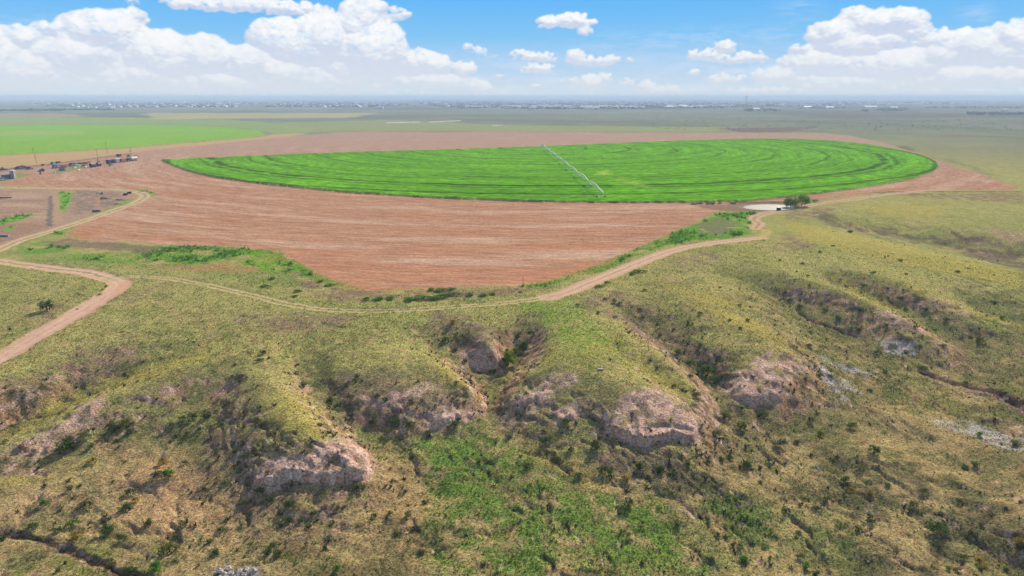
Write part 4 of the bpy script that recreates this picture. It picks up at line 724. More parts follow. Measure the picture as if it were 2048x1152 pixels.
for px, py, w_, k_, wh in [(136,892,36,'dark',LL),(170,873,20,'olive',LL),(184,925,22,'yellow',LL),(186,893,14,'olive',LL),(228,856,24,'dark',LL),(248,848,22,'olive',LL),(263,863,20,'dark',LL),(318,952,22,'dark',LL),(340,950,26,'fresh',LL),(327,927,20,'yellow',LL),(262,987,18,'dark',LL),
  (252,1015,25,'dark',LL),(174,1014,22,'dark',LL),(147,1047,17,'fresh',LL),(117,1062,18,'dark',LL),(156,1074,30,'yellow',LL),(218,1064,28,'dark',LL),(66,1055,18,'dark',LL),(340,1099,28,'olive',LL),(297,1048,20,'dark',LL),(224,1131,20,'olive',LL),(245,1079,14,'dark',LL),
  (92,1010,18,'fresh',LL),(272,1002,15,'yellow',LL),(140,977,14,'dark',LL),(260,1144,22,'dark',LL),(311,1137,30,'fresh',LL),(371,878,13,'dark',LL),(370,926,10,'dark',LL),(232,881,10,'dark',LL),(13,885,10,'fresh',LL),(6,1076,14,'dark',LL),(366,1051,13,'olive',LL),(443,1060,14,'dark',LL),(430,1105,20,'dark',LL),(385,835,22,'dark',LL),(413,832,22,'dark',LL),(366,838,16,'dark',LL),(343,852,12,'olive',LL),(352,1078,12,'dark',LL),(120,1140,14,'olive',LL),
  (719,975,22,'dark',LB),(579,1010,20,'dark',LB),(617,1053,16,'dark',LB),(577,1042,18,'dark',LB),(676,1022,12,'dark',LB),(665,1048,13,'dark',LB),(535,1105,18,'dark',LB),(556,1108,20,'dark',LB),(545,1090,14,'dark',LB),(541,1000,16,'dark',LB),(520,985,14,'dark',LB),(600,1045,14,'dark',LB),(645,992,12,'dark',LB),(690,1018,11,'olive',LB),(614,1090,12,'dark',LB),(480,940,16,'dark',LB),(470,905,14,'dark',LB),(450,970,12,'dark',LB),(660,1075,12,'blue',LB),
  (811,983,12,'dark',MF_),(816,1028,20,'olive',MF_),(795,1070,16,'dark',MF_),(849,1005,14,'dark',MF_),(823,914,12,'blue',MF_),(1019,872,20,'blue',MF_),(1055,933,22,'dark',MF_),(1110,923,14,'dark',MF_),(780,1027,12,'dark',MF_),(748,1034,16,'dark',MF_),(843,1105,18,'dark',MF_),(674,1140,20,'fresh',MF_),(1256,1007,24,'dark',MF_),(1157,954,18,'blue',MF_),(1354,1053,18,'olive',MF_),(870,1110,10,'fresh',MF_),(995,1150,14,'dark',MF_),
  (1191,891,28,'dark',GE),(1199,877,14,'yellow',GE),(1143,899,16,'dark',GE),(1092,881,20,'dark',GE),(1131,844,22,'dark',GE),(1248,957,20,'yellow',GE),(1211,940,28,'dark',GE),(1280,932,24,'dark',GE),(1318,939,26,'dark',GE),(1345,950,18,'dark',GE),(1296,957,12,'dark',GE),(1318,1018,10,'fresh',GE),(1432,867,20,'dark',GE),(1480,856,26,'dark',GE),(1449,833,28,'olive',GE),(1460,915,18,'dark',GE),(1443,920,14,'dark',GE),(1415,925,16,'dark',GE),(1375,930,16,'dark',GE),
  (1494,928,24,'dark',RF_),(1525,831,18,'dark',RF_),(1456,996,9,'fresh',RF_),(1474,1001,9,'fresh',RF_),(1485,1117,20,'fresh',RF_),(1482,1036,15,'fresh',RF_),(1502,1045,10,'fresh',RF_),(1436,1070,9,'fresh',RF_),(1455,1075,9,'fresh',RF_),(1480,1090,10,'fresh',RF_),(1530,1098,11,'fresh',RF_),(1540,1116,12,'fresh',RF_),(1610,1132,18,'fresh',RF_),(1632,1145,14,'fresh',RF_),(1424,1015,8,'fresh',RF_),(1416,1050,9,'fresh',RF_),
  (1560,886,26,'blue',RF_),(1873,1060,30,'dark',RF_),(1960,1126,22,'yellow',RF_),(1748,903,24,'dark',RF_),(1958,869,14,'fresh',RF_),(2028,888,18,'olive',RF_),(1704,854,16,'dark',RF_),(1640,868,14,'dark',RF_),(1620,840,16,'dark',RF_),(1738,985,18,'yellow',RF_),(1700,980,20,'yellow',RF_),(1655,1000,14,'dark',RF_),(1738,1036,14,'blue',RF_),(1690,960,16,'dark',RF_),(1570,1020,18,'dark',RF_),(1740,1045,12,'dark',RF_),(1825,1010,16,'dark',RF_),(1930,935,16,'dark',RF_),(1950,930,14,'dark',RF_),(2040,1085,20,'yellow',RF_),(1895,1140,12,'fresh',RF_),(2010,1140,12,'fresh',RF_),
  (1045,690,28,'dark',GD),(1035,672,20,'dark',GD),(1062,668,16,'dark',GD),(1028,705,16,'dark',GD),(1415,745,30,'dark',GD),(1403,735,24,'dark',GD),(1432,762,20,'dark',GD),(1380,728,18,'dark',GD),(1356,705,20,'olive',GD),(1400,690,12,'dark',GD),(905,645,18,'yellow',GD),(890,680,16,'dark',GD),(910,700,16,'dark',GD),(930,722,14,'dark',GD),(660,800,16,'dark',GD),(675,815,14,'dark',GD),(608,770,20,'olive',GD),(755,790,16,'dark',GD),(770,802,18,'dark',GD),(700,798,14,'dark',GD),(745,845,18,'dark',GD),(790,850,26,'dark',GD),(820,850,22,'dark',GD),(910,850,20,'dark',GD),(860,866,18,'blue',GD),(985,745,14,'dark',GD),(525,705,18,'dark',GD),(520,720,14,'dark',GD),(640,850,12,'olive',GD),
  (1850,620,20,'dark',RH),(1812,617,14,'fresh',RH),(1800,598,18,'dark',RH),(1720,620,16,'dark',RH),(1725,570,14,'dark',RH),(1675,636,18,'dark',RH),(1715,660,20,'dark',RH),(1990,605,18,'dark',RH),(1892,640,12,'dark',RH),(1640,750,16,'dark',RH),(1620,690,16,'dark',RH),(1740,780,18,'blue',RH),(1660,755,14,'dark',RH),(1600,612,20,'dark',RH),(1580,600,16,'dark',RH),(1570,585,14,'dark',RH),(1650,620,14,'dark',RH),(1755,705,16,'dark',RH),(1960,680,24,'dark',RH),(1940,675,14,'olive',RH),(1930,765,16,'dark',RH),(1845,738,20,'dark',RH),(1800,520,14,'blue',RH),(1745,545,12,'blue',RH),(1640,504,12,'dark',RH),(1560,520,10,'dark',RH),(1605,527,10,'dark',RH),
  (1812,548,10,'dark',RH),(1700,463,16,'dark',RH),(1830,655,12,'dark',RH),(1870,660,12,'dark',RH),(1770,745,14,'dark',RH),(1290,580,12,'dark',RH),(1240,607,14,'dark',RH),(1210,598,12,'dark',RH),(1196,625,18,'fresh',RH),(1400,628,12,'dark',RH),(1285,635,14,'dark',RH),(1460,640,14,'blue',RH),(1495,640,14,'dark',RH),(1480,655,14,'dark',RH),(1440,575,10,'dark',RH),(1480,610,12,'dark',RH),(1355,703,14,'fresh',RH),(1230,635,12,'dark',RH),(1155,610,12,'dark',RH)]:
    place_shrub(px, py, w_*1.05, k_, wh)
VG = 'beside the curving track below the ploughed field'

for px, py, w_ in [(735,595,22),(755,594,26),(778,593,24),(818,594,30),(845,592,30),(868,592,28),(890,588,30),(908,585,24),(862,577,20),(885,576,26),(905,574,18),(940,587,22),(965,587,22),(985,586,18),(596,580,18),(590,590,14),(545,555,16),(532,570,18),(1040,583,10),(640,560,16),(660,568,16),(1278,540,22),(1265,545,18),(1200,570,18),(1215,562,16)]:
    place_shrub(px, py, w_*1.15, 'fresh', VG, hk=.5)
for px, py, w_ in [(206,580,9),(214,572,9),(200,588,9)]: place_shrub(px, py, w_, 'yellow', 'on the inner edge of the road bend at left', hk=.8)
place_shrub(95, 617, 26, 'dark', 'in the left meadow', 'largest dark green bush, alone in the left meadow beside the dirt road', 1.15)
place_shrub(1007, 720, 14, 'dark', GD); place_shrub(1630, 402, 9, 'fresh', 'by the pond', 'small round bush right of the two pond trees', 1.1)
SCR = np.random.default_rng(99)
def rnd_shrubs(n_, poly, wh, kinds, w0, w1):
    xs = [p[0] for p in poly]; ys = [p[1] for p in poly]; k = 0
    while k < n_:
        a, b = SCR.uniform(min(xs), max(xs)), SCR.uniform(min(ys), max(ys))
        if float(sdf(np.array([a]), np.array([b]), poly, 5)[0]) > 0: continue
        place_shrub(a, b, SCR.uniform(w0, w1), kinds[SCR.integers(0, len(kinds))], wh); k += 1
left = max(0, 298-NSH); dk = ['dark', 'dark', 'blue', 'olive']
rnd_shrubs(int(left*.30), [(1560,470),(2048,560),(2048,760),(1900,760),(1700,640),(1560,540)], RH, dk, 8, 14)
rnd_shrubs(int(left*.28), [(1560,860),(2048,900),(2048,1140),(1500,1140),(1440,960)], RF_, dk, 9, 18)
rnd_shrubs(int(left*.18), [(1160,590),(1300,600),(1420,720),(1440,820),(1300,760),(1240,660)], GD, dk, 8, 16)
rnd_shrubs(int(left*.14), [(100,590),(480,620),(500,720),(120,720)], 'scattered over the upper left meadow', dk, 6, 11)
rnd_shrubs(max(0, 298-NSH), [(420,860),(500,900),(700,1000),(640,1100),(420,1140),(380,960)], LB, dk, 9, 15)
def ordn(i): return '%d%s' % (i, 'th' if 10 < i % 100 < 14 else {1:'st',2:'nd',3:'rd'}.get(i % 10, 'th'))
def screen_x(o): v = o.location; return v.x/(v.y*math.cos(PITCH)-(v.z-H)*math.sin(PITCH))
def number_left(pref):
    g = {}
    for o in COL.objects:
        if not o.parent and o.name.startswith(pref) and o.get('label') and o['label'] != 'x': g.setdefault(o['label'], []).append(o)
    for lb, os_ in g.items():
        if len(os_) < 2: continue
        for i, o in enumerate(sorted(os_, key=screen_x)): o['label'] = '%s, %s from the left' % (lb, ordn(i+1))
number_left('shrub')
for key, p in protos.items():
    if key not in used:
        for ch in list(p.children): bpy.data.objects.remove(ch)
        bpy.data.objects.remove(p)
# ------------------------------------------------------------------ trees
def tree(px, py, wpx, hpx, col, label, seed, trunk=.3, nl=2600, name='tree'):
    x, y, z = at_px(px, py); k = mpp(px, py); w_, h_ = wpx*k, hpx*k; root = thing(name, label, 'tree', (x, y, z-.05))
    rg = random.Random(seed); p = P(); th_ = h_*trunk; r0 = max(.07, h_*.03); p.tube((0,0,-.3), (.03*h_, 0, th_), r0, r0*.75, 8)
    for i in range(7):
        q = i*.9+rg.random(); e = (math.cos(q)*w_*.3, math.sin(q)*w_*.3, h_*(.55+.3*rg.random())); mid_ = (e[0]*.45, e[1]*.45, th_+(e[2]-th_)*.5)
        p.tube((.03*h_, 0, th_*.9), mid_, r0*.55, r0*.35, 6); p.tube(mid_, e, r0*.35, r0*.12, 6)
    p.build('trunk', M_BARK, root)
    f = foliage_mesh('crown', 46, nl, w_*.9, h_*.9*(1-trunk*.6), col, seed, h_*.035, -.5, .35, th_*.75); f.parent = root; return root
tree(1017, 731, 27, 37, A(150,172,44), 'small rounded bright green tree alone in the central gully', 5, .22, 3200)
tree(1580, 416, 27, 23, A(98,146,66), 'rounder darker tree at the right end of the pond', 8, .18)
tree(1603, 412, 30, 25, A(112,160,62), 'wide-spreading lighter tree with bare lower limbs beside the pond tree', 13, .35)
M_TUM = solid('tumbleweed', A(190,160,120), .95, .05, .3, 3)
# ------------------------------------------------------------------ rocks
M_ROCK = solid('limestone', A(206,190,178), .9, .1, .25, 3); M_ROCK2 = solid('red_stone', A(180,130,110), .9, .1, .3, 2)
def boulder(px, py, wpx, m_, lab, seed, grp):
    x, y, z = at_px(px, py); k = mpp(px, py)*wpx/2
    tag(P().lump((0,0,0), (k, k*.8, k*.7), 12, 7, seed, .35).build('boulder', m_, None, True), lab, 'boulder', grp); o = COL.objects[-1]
    return o
def rocks(lst, m_, lab, grp):
    for i, (px, py, wp) in enumerate(lst):
        x, y, z = at_px(px, py); k = mpp(px, py)*wp/2; o = P().lump((0,0,0), (k, k*.8, k*.75), 12, 7, i*3+len(lst), .35).build('boulder', m_, None, False); o.location = (x, y, z-.1*k)
        o.rotation_euler = (0, 0, i*1.7); tag(o, lab, 'boulder', grp)
rocks([(440,1144,13),(458,1141,12),(476,1145,14),(493,1142,11),(508,1146,13),(466,1150,11),(486,1151,12),(449,1151,10)], M_ROCK, 'pale limestone boulder at the bottom edge left of centre', 'pale boulders at the bottom edge')
rocks([(686,957,7),(694,960,6),(700,955,5),(678,951,5),(728,946,6),(608,950,5),(666,985,4),(640,972,4)], M_ROCK, 'fallen pale stone below the left rock ledge', 'stones below the left ledge')
rocks([(1308,940,7),(1316,902,5),(1360,885,6),(1352,896,5),(1384,882,6),(1278,967,5),(1338,958,4)], M_ROCK, 'fallen pale stone below the pink knob ledge', 'stones below the knob')
rocks([(1690,980,6),(1738,1026,7),(1736,1124,5),(1634,935,8),(1585,1015,6),(1596,1022,5)], M_ROCK, 'half-buried grey stone on the lower right flat', 'stones on the lower right flat')
rocks([(46,898,14)], M_ROCK2, 'rounded pink rock standing on the far left bare slope', 'rocks on the left slope')
x_, y_, z_ = at_px(1201, 740); o = P().box((0,0,.12), (1.0,.35,.3)).build('stone_slab', M_ROCK); o.location = (x_, y_, z_); tag(o, 'flat white stone lying on the crest above the rock knob', 'stone')
for i, (a, b, wp) in enumerate([(1388,409,14),(1402,408,12),(1420,408.5,14),(1438,408,10),(1466,408,14)]):
    x_, y_, z_ = at_px(a, b); k = mpp(a, b)*wp/2; o = P().lump((0,0,0), (k, k*.6, k*.45), 14, 7, i+60, .5).build('brush_pile', M_TUM); o.location = (x_, y_, z_-.05); tag(o, 'tan heap of dead brush between crop edge and ploughed field', 'brush pile', 'brush heaps along the crop edge')
number_left('boulder'); number_left('brush_pile')
# ------------------------------------------------------------------ pond water
m, t, b = newmat('pond_water', .35, .02); b.inputs['Base Color'].default_value = (*A(186,174,146), 1); tc = nd(t, 'ShaderNodeTexCoord'); bp = nd(t, 'ShaderNodeBump'); bp.inputs['Strength'].default_value = .12; bp.inputs['Distance'].default_value = .05
t.links.new(noise(t, tc.outputs['Object'], 1.2, 3), bp.inputs['Height']); t.links.new(bp.outputs[0], b.inputs['Normal'])
PW = [tuple(p) for p in smooth_line(POND+POND[:1], 4)[:-1]]; o = P().add([(a, b_, -.2) for a, b_ in PW], [tuple(range(len(PW)))]).build('pond', m); tag(o, 'small muddy pond at the edge of the crop', 'pond', None, 'structure')
# ------------------------------------------------------------------ centre pivot
M_GALV = solid('galvanised_steel', (.46,.48,.49), .5, .5, .08, 1, .35); M_TYRE = solid('tyre_rubber', (.03,.03,.03), .9, .2)
dirx, diry = (X1-X0)/PIVR, (Y1-Y0)/PIVR; rzp = math.atan2(diry, dirx)
pr = thing('centre_pivot', 'long galvanised centre-pivot irrigation arm crossing the green crop', 'irrigation arm', (float(X0), float(Y0), 0), rzp)
p = P()
for sx, sy in ((1,1),(1,-1),(-1,1),(-1,-1)): p.tube((sx*1.6, sy*1.6, 0), (sx*.3, sy*.3, 4.2), .12, .1)
p.tube((0,0,0), (0,0,4.6), .2); p.box((0,0,.1), (4,4,.25)); p.box((.9,0,1.6), (.6,.5,.9)); p.build('pivot_stand', M_GALV, pr)
HT = 4.1
for k in range(NSPAN):
    a = k*SPL+.3; b_ = (k+1)*SPL; p = P(); L_ = b_-a
    up = [(a+L_*i/12, 0, HT+1.35*4*(i/12)*(1-i/12)) for i in range(13)]; p.path(up, .13, 8)
    for s in (-1, 1):
        lo = [(a+L_*i/6, s*.85*math.sin(math.pi*i/6), HT+1.35*4*(i/6)*(1-i/6)-1.5*math.sin(math.pi*i/6)) for i in range(7)]; p.path(lo, .06, 5)
        for i in range(1, 6): p.tube(lo[i], up[2*i-1], .045, .045, 4); p.tube(lo[i], up[min(12, 2*i+1)], .045, .045, 4)
    for i in range(1, 6): p.tube((a+L_*i/6, -.85*math.sin(math.pi*i/6), lo[i][2]), (a+L_*i/6, .85*math.sin(math.pi*i/6), lo[i][2]), .045, .045, 4)
    for i in range(1, 12): p.tube(up[i], (up[i][0], 0, 1.8), .02, .02, 4)
    p.build('span', M_GALV, pr)
    tw = P(); x_ = b_
    for s in (-1, 1): tw.tube((x_, s*2.1, 1.0), (x_, s*.25, HT-.1), .08); tw.tube((x_, s*1.1, 2.0), (x_+.0, -s*.25, HT-.6), .04, .04, 4)
    tw.box((x_, 0, .95), (.22, 4.6, .2)); tw.box((x_, 0, HT-.1), (.3,.8,.25)); to = tw.build('tower', M_GALV, pr)
    for s in (-1, 1):
        wh = P(); wh.tube((x_-.18, s*2.1, .75), (x_+.18, s*2.1, .75), .75, .75, 16); wh.build('wheel', M_TYRE, to)
p = P(); p.path([(PIVR-2, 0, HT), (PIVR+2, 0, HT+.2), (PIVR+5, 0, HT-.2)], .13, 8); p.tube((PIVR-2,0,HT+1.0), (PIVR+5,0,HT-.1), .04); p.build('end_boom', M_GALV, pr)
p = P(); p.tube((PIVR+5,0,HT-.3), (PIVR+5,0,HT+.5), .12); p.build('end_sprinkler', M_GALV, pr)
# ------------------------------------------------------------------ poles, yard and scrap
M_WOOD = solid('weathered_wood', A(96,76,64), .9, .1, .2, 4); M_DARK = solid('dark_metal', A(52,58,82), .6, .3, .25, 1.5); M_BLUE = solid('blue_paint', A(86,116,160), .5, .4, .2, 2); M_RUST = solid('rust', A(126,74,62), .9, .1, .35, 2)
M_WH = solid('white_paint', A(228,226,220), .5, .4, .08, 2); M_GREY = solid('grey_sheet_metal', A(160,160,170), .5, .4, .15, 1); M_TEAL = solid('teal_paint', A(96,134,134), .6, .3, .15, 2); M_GLASS = solid('dark_glass', (.02,.025,.03), .15, .5, .05); M_RED = solid('dull_red_paint', A(150,80,78), .7, .3, .3, 1.5)
M_INS = solid('porcelain', A(190,186,178), .4, .5, .05)
for px, py, top, lab in [(74,327,302,'leaning tall wooden power pole left of the rusty bin'),(214.5,307,288,'tall wooden power pole nearest the far crop edge'),(196,322,302,'tall wooden power pole beside the grain auger'),(1046,573,551,'thin lone wooden pole at the near edge of the ploughed field'),(262,310,297,'short thin pole behind the row of containers')]:
    x_, y_, z_ = at_px(px, py); h_ = (py-top)*mpp(px, py); r_ = thing('power_pole', lab, 'power pole', (x_, y_, z_), R(20)); lean = -.09*h_ if px == 74 else 0
    P().tube((0,0,-.3), (lean,0,h_), max(.08, h_*.013), max(.06, h_*.009), 8).build('pole', M_WOOD, r_)
    if h_ > 6:
        P().box((lean,0,h_-.5), (2.2,.1,.1)).build('crossarm', M_WOOD, r_)
        for s in (-1.05, 0, 1.05): P().tube((s+lean,0,h_-.42), (s+lean,0,h_-.15), .06, .04).build('insulator', M_INS, r_)
    else: P().tube((0,0,h_-.05), (0,0,h_+.06), .13, .05).build('cap', M_WOOD, r_)
def car(px, py, L_, rz, m_, lab, cat='car', pick=False, name='car'):
    x_, y_, z_ = at_px(px, py); r_ = thing(name, lab, cat, (x_, y_, z_), rz); W_ = L_*.4
    b_ = P().box((0,0,.75), (L_,W_,.6), 0, .96)
    if pick: b_.box((-L_*.27,W_*.44,1.15), (L_*.42,.08,.35)); b_.box((-L_*.27,-W_*.44,1.15), (L_*.42,.08,.35))
    b_.build('body', m_, r_); cx = L_*.1 if pick else -.03*L_
    P().box((cx,0,1.32), (L_*(.3 if pick else .5),W_*.9,.55), 0, .8).build('cabin', M_GLASS, r_); P().box((cx,0,1.62), (L_*(.24 if pick else .4),W_*.72,.06)).build('roof', m_, r_)
    for sx in (-.32, .32):
        for sy in (-1, 1): P().tube((sx*L_, sy*W_*.42, .36), (sx*L_, sy*W_*.52, .36), .36, .36, 12).build('wheel', M_TYRE, r_)
    return r_
def tank_h(px, py, L_, rad, rz, m_, m2, lab):
    x_, y_, z_ = at_px(px, py); r_ = thing('storage_tank', lab, 'tank', (x_, y_, z_), rz); P().tube((-L_/2,0,rad+.6), (L_/2,0,rad+.6), rad, rad, 16).build('shell', m_, r_)
    P().box((0,0,2*rad+.55), (L_*.8,rad*.9,.16)).build('top_walkway', m2, r_)
    for s in (-.3,.3): P().box((s*L_,0,.35), (.4,rad*1.8,.8)).build('cradle', M_RUST, r_)
def container(px, py, L_, Hh_, rz, m_, lab, name='shipping_container', cat='container'):
    x_, y_, z_ = at_px(px, py); r_ = thing(name, lab, cat, (x_, y_, z_), rz); b_ = P().box((0,0,Hh_/2+.15), (L_,2.4,Hh_))
    n_ = int(L_/.5)
    for i in range(n_): b_.box((-L_/2+.25+i*.5, -1.23, Hh_/2+.15), (.22,.06,Hh_*.86))
    b_.build('shell', m_, r_); P().box((0,0,Hh_+.19), (L_*1.01,2.46,.08)).build('roof', M_GREY if m_ is not M_GREY else M_WH, r_)
    for s in (-.6,.6): P().box((L_/2+.03,s,Hh_/2+.15), (.06,1.1,Hh_*.9)).build('door', m_, r_)
    for sx in (-.4,.4): P().box((sx*L_,0,.06), (.3,2.2,.2)).build('skid', M_RUST, r_)
RZ0 = math.atan2(hit(280,318)[1]-hit(100,348)[1], hit(280,318)[0]-hit(100,348)[0])
container(220, 327, 6.2, 2.9, RZ0, M_DARK, 'dark blue container at the left end of the long scrap-yard row')
container(234, 325.5, 5.4, 2.9, RZ0, M_GREY, 'pale grey container in the middle of the scrap-yard row')
def truck(px, py, L_, rz, mb, mc, lab, name='old_truck', cat='truck'):
    x_, y_, z_ = at_px(px, py); r_ = thing(name, lab, cat, (x_, y_, z_), rz)
    P().box((-L_*.15,0,1.1), (L_*.7,2.2,.25)).box((-L_*.2,0,1.9), (L_*.58,2.2,1.4)).build('bed', mb, r_); c_ = P().box((L_*.36,0,1.6), (L_*.2,2.1,1.9),0,.92).box((L_*.47,0,1.1), (L_*.12,1.8,1.0)).build('cab', mc, r_)
    P().box((L_*.37,0,2.1), (L_*.17,2.14,.6),0,.95).build('windows', M_GLASS, c_)
    for sx in (-.38,-.25,.4):
        for s in (-1, 1): P().tube((sx*L_, s*.85, .5), (sx*L_, s*1.15, .5), .5, .5, 12).build('wheel', M_TYRE, r_)
truck(247, 324, 6.8, RZ0, M_RED, M_GREY, 'rusty red-bedded truck right of the pale grey container')
truck(259, 322.5, 5.2, RZ0+.1, M_DARK, M_DARK, 'dark flatbed truck just left of the white tank')
tank_h(268, 321.5, 6, 1.5, RZ0-.35, M_WH, M_GREY, 'white rounded tank at the right end of the scrap-yard row')
container(238, 313.5, 3.4, 2.2, RZ0, M_DARK, 'small dark box container standing behind the scrap-yard row'); car(272, 314.5, 4.4, RZ0-.3, M_RUST, 'rust-brown car wreck behind the white tank'); car(258, 313.5, 4.4, RZ0, M_DARK, 'dark car wreck behind the trucks of the row')
tank_h(186, 334.5, 5.4, 1.25, RZ0, M_DARK, M_WH, 'dark horizontal tank with a white top in front of the auger'); tank_h(198, 332.5, 4.4, 1.15, RZ0, M_DARK, M_DARK, 'plain dark horizontal tank right of the white-topped one')
car(222, 331.5, 4.2, RZ0, M_TEAL, 'small greenish-white car in front of the dark blue container')
# grain auger
x_, y_, z_ = at_px(199, 324); r_ = thing('grain_auger', 'slanting grey grain auger propped beside a power pole', 'auger', (x_, y_, z_), RZ0-.35)
P().tube((-4.4,0,4.0), (4.6,0,.4), .18, .18, 8).build('auger_tube', M_GREY, r_); P().tube((-.8,-.9,.5), (-1.6,0,2.8), .07).tube((-.8,.9,.5), (-1.6,0,2.8), .07).build('prop_frame', M_RUST, r_)
P().box((4.6,0,.45), (1.0,.9,.8),0,1.2).build('hopper', M_GREY, r_)
for s in (-1,1): P().tube((-.8,s*.85,.45), (-.8,s*1.05,.45), .45, .45, 12).build('wheel', M_TYRE, r_)
def trailer(px, py, L_, rz, m_, lab, hgt=.5):
    x_, y_, z_ = at_px(px, py); r_ = thing('flatbed_trailer', lab, 'trailer', (x_, y_, z_), rz); P().box((0,0,1.0), (L_,2.2,hgt)).box((L_*.55,0,.8), (L_*.14,.2,.15)).build('deck', m_, r_)
    P().box((0,.9,.7), (L_*.9,.15,.2)).box((0,-.9,.7), (L_*.9,.15,.2)).build('chassis', M_RUST, r_)
    for sx in (-.2, -.32):
        for s in (-1, 1): P().tube((sx*L_, s*.9, .42), (sx*L_, s*1.12, .42), .42, .42, 12).build('wheel', M_TYRE, r_)
trailer(174, 327, 6.6, RZ0, M_RUST, 'long low dark brown trailer left of the auger'); trailer(169.5, 332.5, 4.2, RZ0, M_DARK, 'short dark trailer behind the white box'); trailer(131, 333, 9.0, RZ0-.05, M_RED, 'long dark red trailer behind the blue truck', .9); trailer(154, 332.5, 5.4, RZ0, M_GREY, 'pale grey trailer right of the tractor')
truck(113, 336.5, 6.4, RZ0+math.pi, M_BLUE, M_BLUE, 'blue truck at the left end of the long red trailer')
# tractor
x_, y_, z_ = at_px(143.5, 332.5); r_ = thing('tractor', 'pale grey tractor at the right end of the red trailer', 'tractor', (x_, y_, z_), RZ0)
P().box((.8,0,1.3), (2.0,.8,.8),0,.9).box((-.6,0,1.0), (1.4,1.0,.6)).build('body', M_GREY, r_); P().box((-.6,0,2.1), (1.3,1.3,1.4),0,.9).build('cab', M_GLASS, r_); P().box((-.6,0,2.85), (1.5,1.5,.12)).build('roof', M_WH, r_)
for s in (-1,1): P().tube((-.8,s*.7,.85), (-.8,s*1.1,.85), .85, .85, 16).build('rear_wheel', M_TYRE, r_); P().tube((1.4,s*.6,.5), (1.4,s*.85,.5), .5, .5, 14).build('front_wheel', M_TYRE, r_)
def bin_(px, py, L_, m_, lab, h_=1.3, rz=RZ0, name='metal_bin', cat='bin'):
    x_, y_, z_ = at_px(px, py); r_ = thing(name, lab, cat, (x_, y_, z_), rz); b_ = P().box((0,0,.1), (L_,1.8,.12))
    for s in (-1,1): b_.box((0,s*.88,h_/2+.1), (L_,.08,h_)); b_.box((s*(L_/2-.04),0,h_/2+.1), (.08,1.7,h_))
    b_.build('shell', m_, r_); P().box((0,0,h_*.55), (L_*.85,1.55,.5),0,.8).build('load', M_RUST, r_)
bin_(116.5, 326.5, 3.4, M_RUST, 'rusty open bin by the dark fence line'); bin_(106.5, 328.8, 3.2, M_TEAL, 'grey-green open bin left of the rusty one', 1.8); bin_(170, 334.5, .1+2, M_WH, 'white open box in front of the short dark trailer', .9); bin_(148.5, 335.5, 2.4, M_WH, 'white open box lying on the green patch', .8)
for px, py, m_, lab in [(84.5,331.5,M_RUST,'left of the two rusty upright drums'),(87,331.2,M_RUST,'right of the two rusty upright drums'),(81,348.5,M_DARK,'single small black drum on bare ground'),(110,346,M_WH,'small white drum on the green strip'),(128,333.5,M_INS,'small pale drum beside the red trailer')]:
    x_, y_, z_ = at_px(px, py); r_ = thing('drum', lab, 'drum', (x_, y_, z_)); P().tube((0,0,0), (0,0,1.2), .5, .5, 14).build('shell', m_, r_); P().tube((0,0,1.2), (0,0,1.26), .53, .53, 14).build('lid', m_, r_)
car(60, 339, 4.6, RZ0, M_DARK, 'dark purple car wreck near the leaning power pole'); car(3, 361, 5.0, RZ0, M_BLUE, 'dark blue pickup at the left edge of the photo', 'pickup truck', True, 'pickup_truck'); car(262.5, 303, 3.6, RZ0, M_WH, 'white car beyond the fence line above the yard')
M_PILE = solid('spoil_heap', A(168,146,140), .95, .05, .3, .8); M_PILE2 = solid('scrap_heap_metal', A(104,96,96), .8, .3, .5, 1.2)
for i, (px, py, wp, k, m_, lab) in enumerate([(127,341,13,.5,M_PILE,'pinkish earth heap in front of the red trailer'),(45,337.5,26,.16,M_PILE2,'long flat scrap heap left of the dark car wreck'),(84,343,9,.4,M_PILE2,'grey rubble heap on the pale bare ground'),(146,330,10,.3,M_PILE2,'low scrap heap behind the tractor'),(160,328,11,.2,M_PILE2,'flat scrap heap by the yard fence line'),
    (234,409,13,.16,M_PILE,'low grey mound inside the track loop, nearer the track'),(242,400,15,.12,M_PILE,'low grey mound inside the track loop, farther one'),(209,398,12,.22,M_PILE,'small greenish mound right of the bare path'),(8,340,12,.3,M_PILE2,'grey scrap heap at the left edge above the shed')]):
    x_, y_, z_ = at_px(px, py); q = mpp(px, py)*wp/2; o = P().lump((0,0,0), (q, q*.7, q*k*2), 18, 8, i+90, .4).build('heap', m_, None, False); o.location = (x_, y_, z_-.05); tag(o, lab, 'heap')
# white beam
x_, y_, z_ = at_px(158, 340.5); o = P().box((0,0,.25), (5.2,.5,.4)).box((-2.2,0,.1),(.3,.9,.2)).box((2.2,0,.1),(.3,.9,.2)).build('beam', M_WH); o.location = (x_, y_, z_); o.rotation_euler = (0,0,RZ0+.35); tag(o, 'cream white beam lying at the near edge of the yard', 'beam')
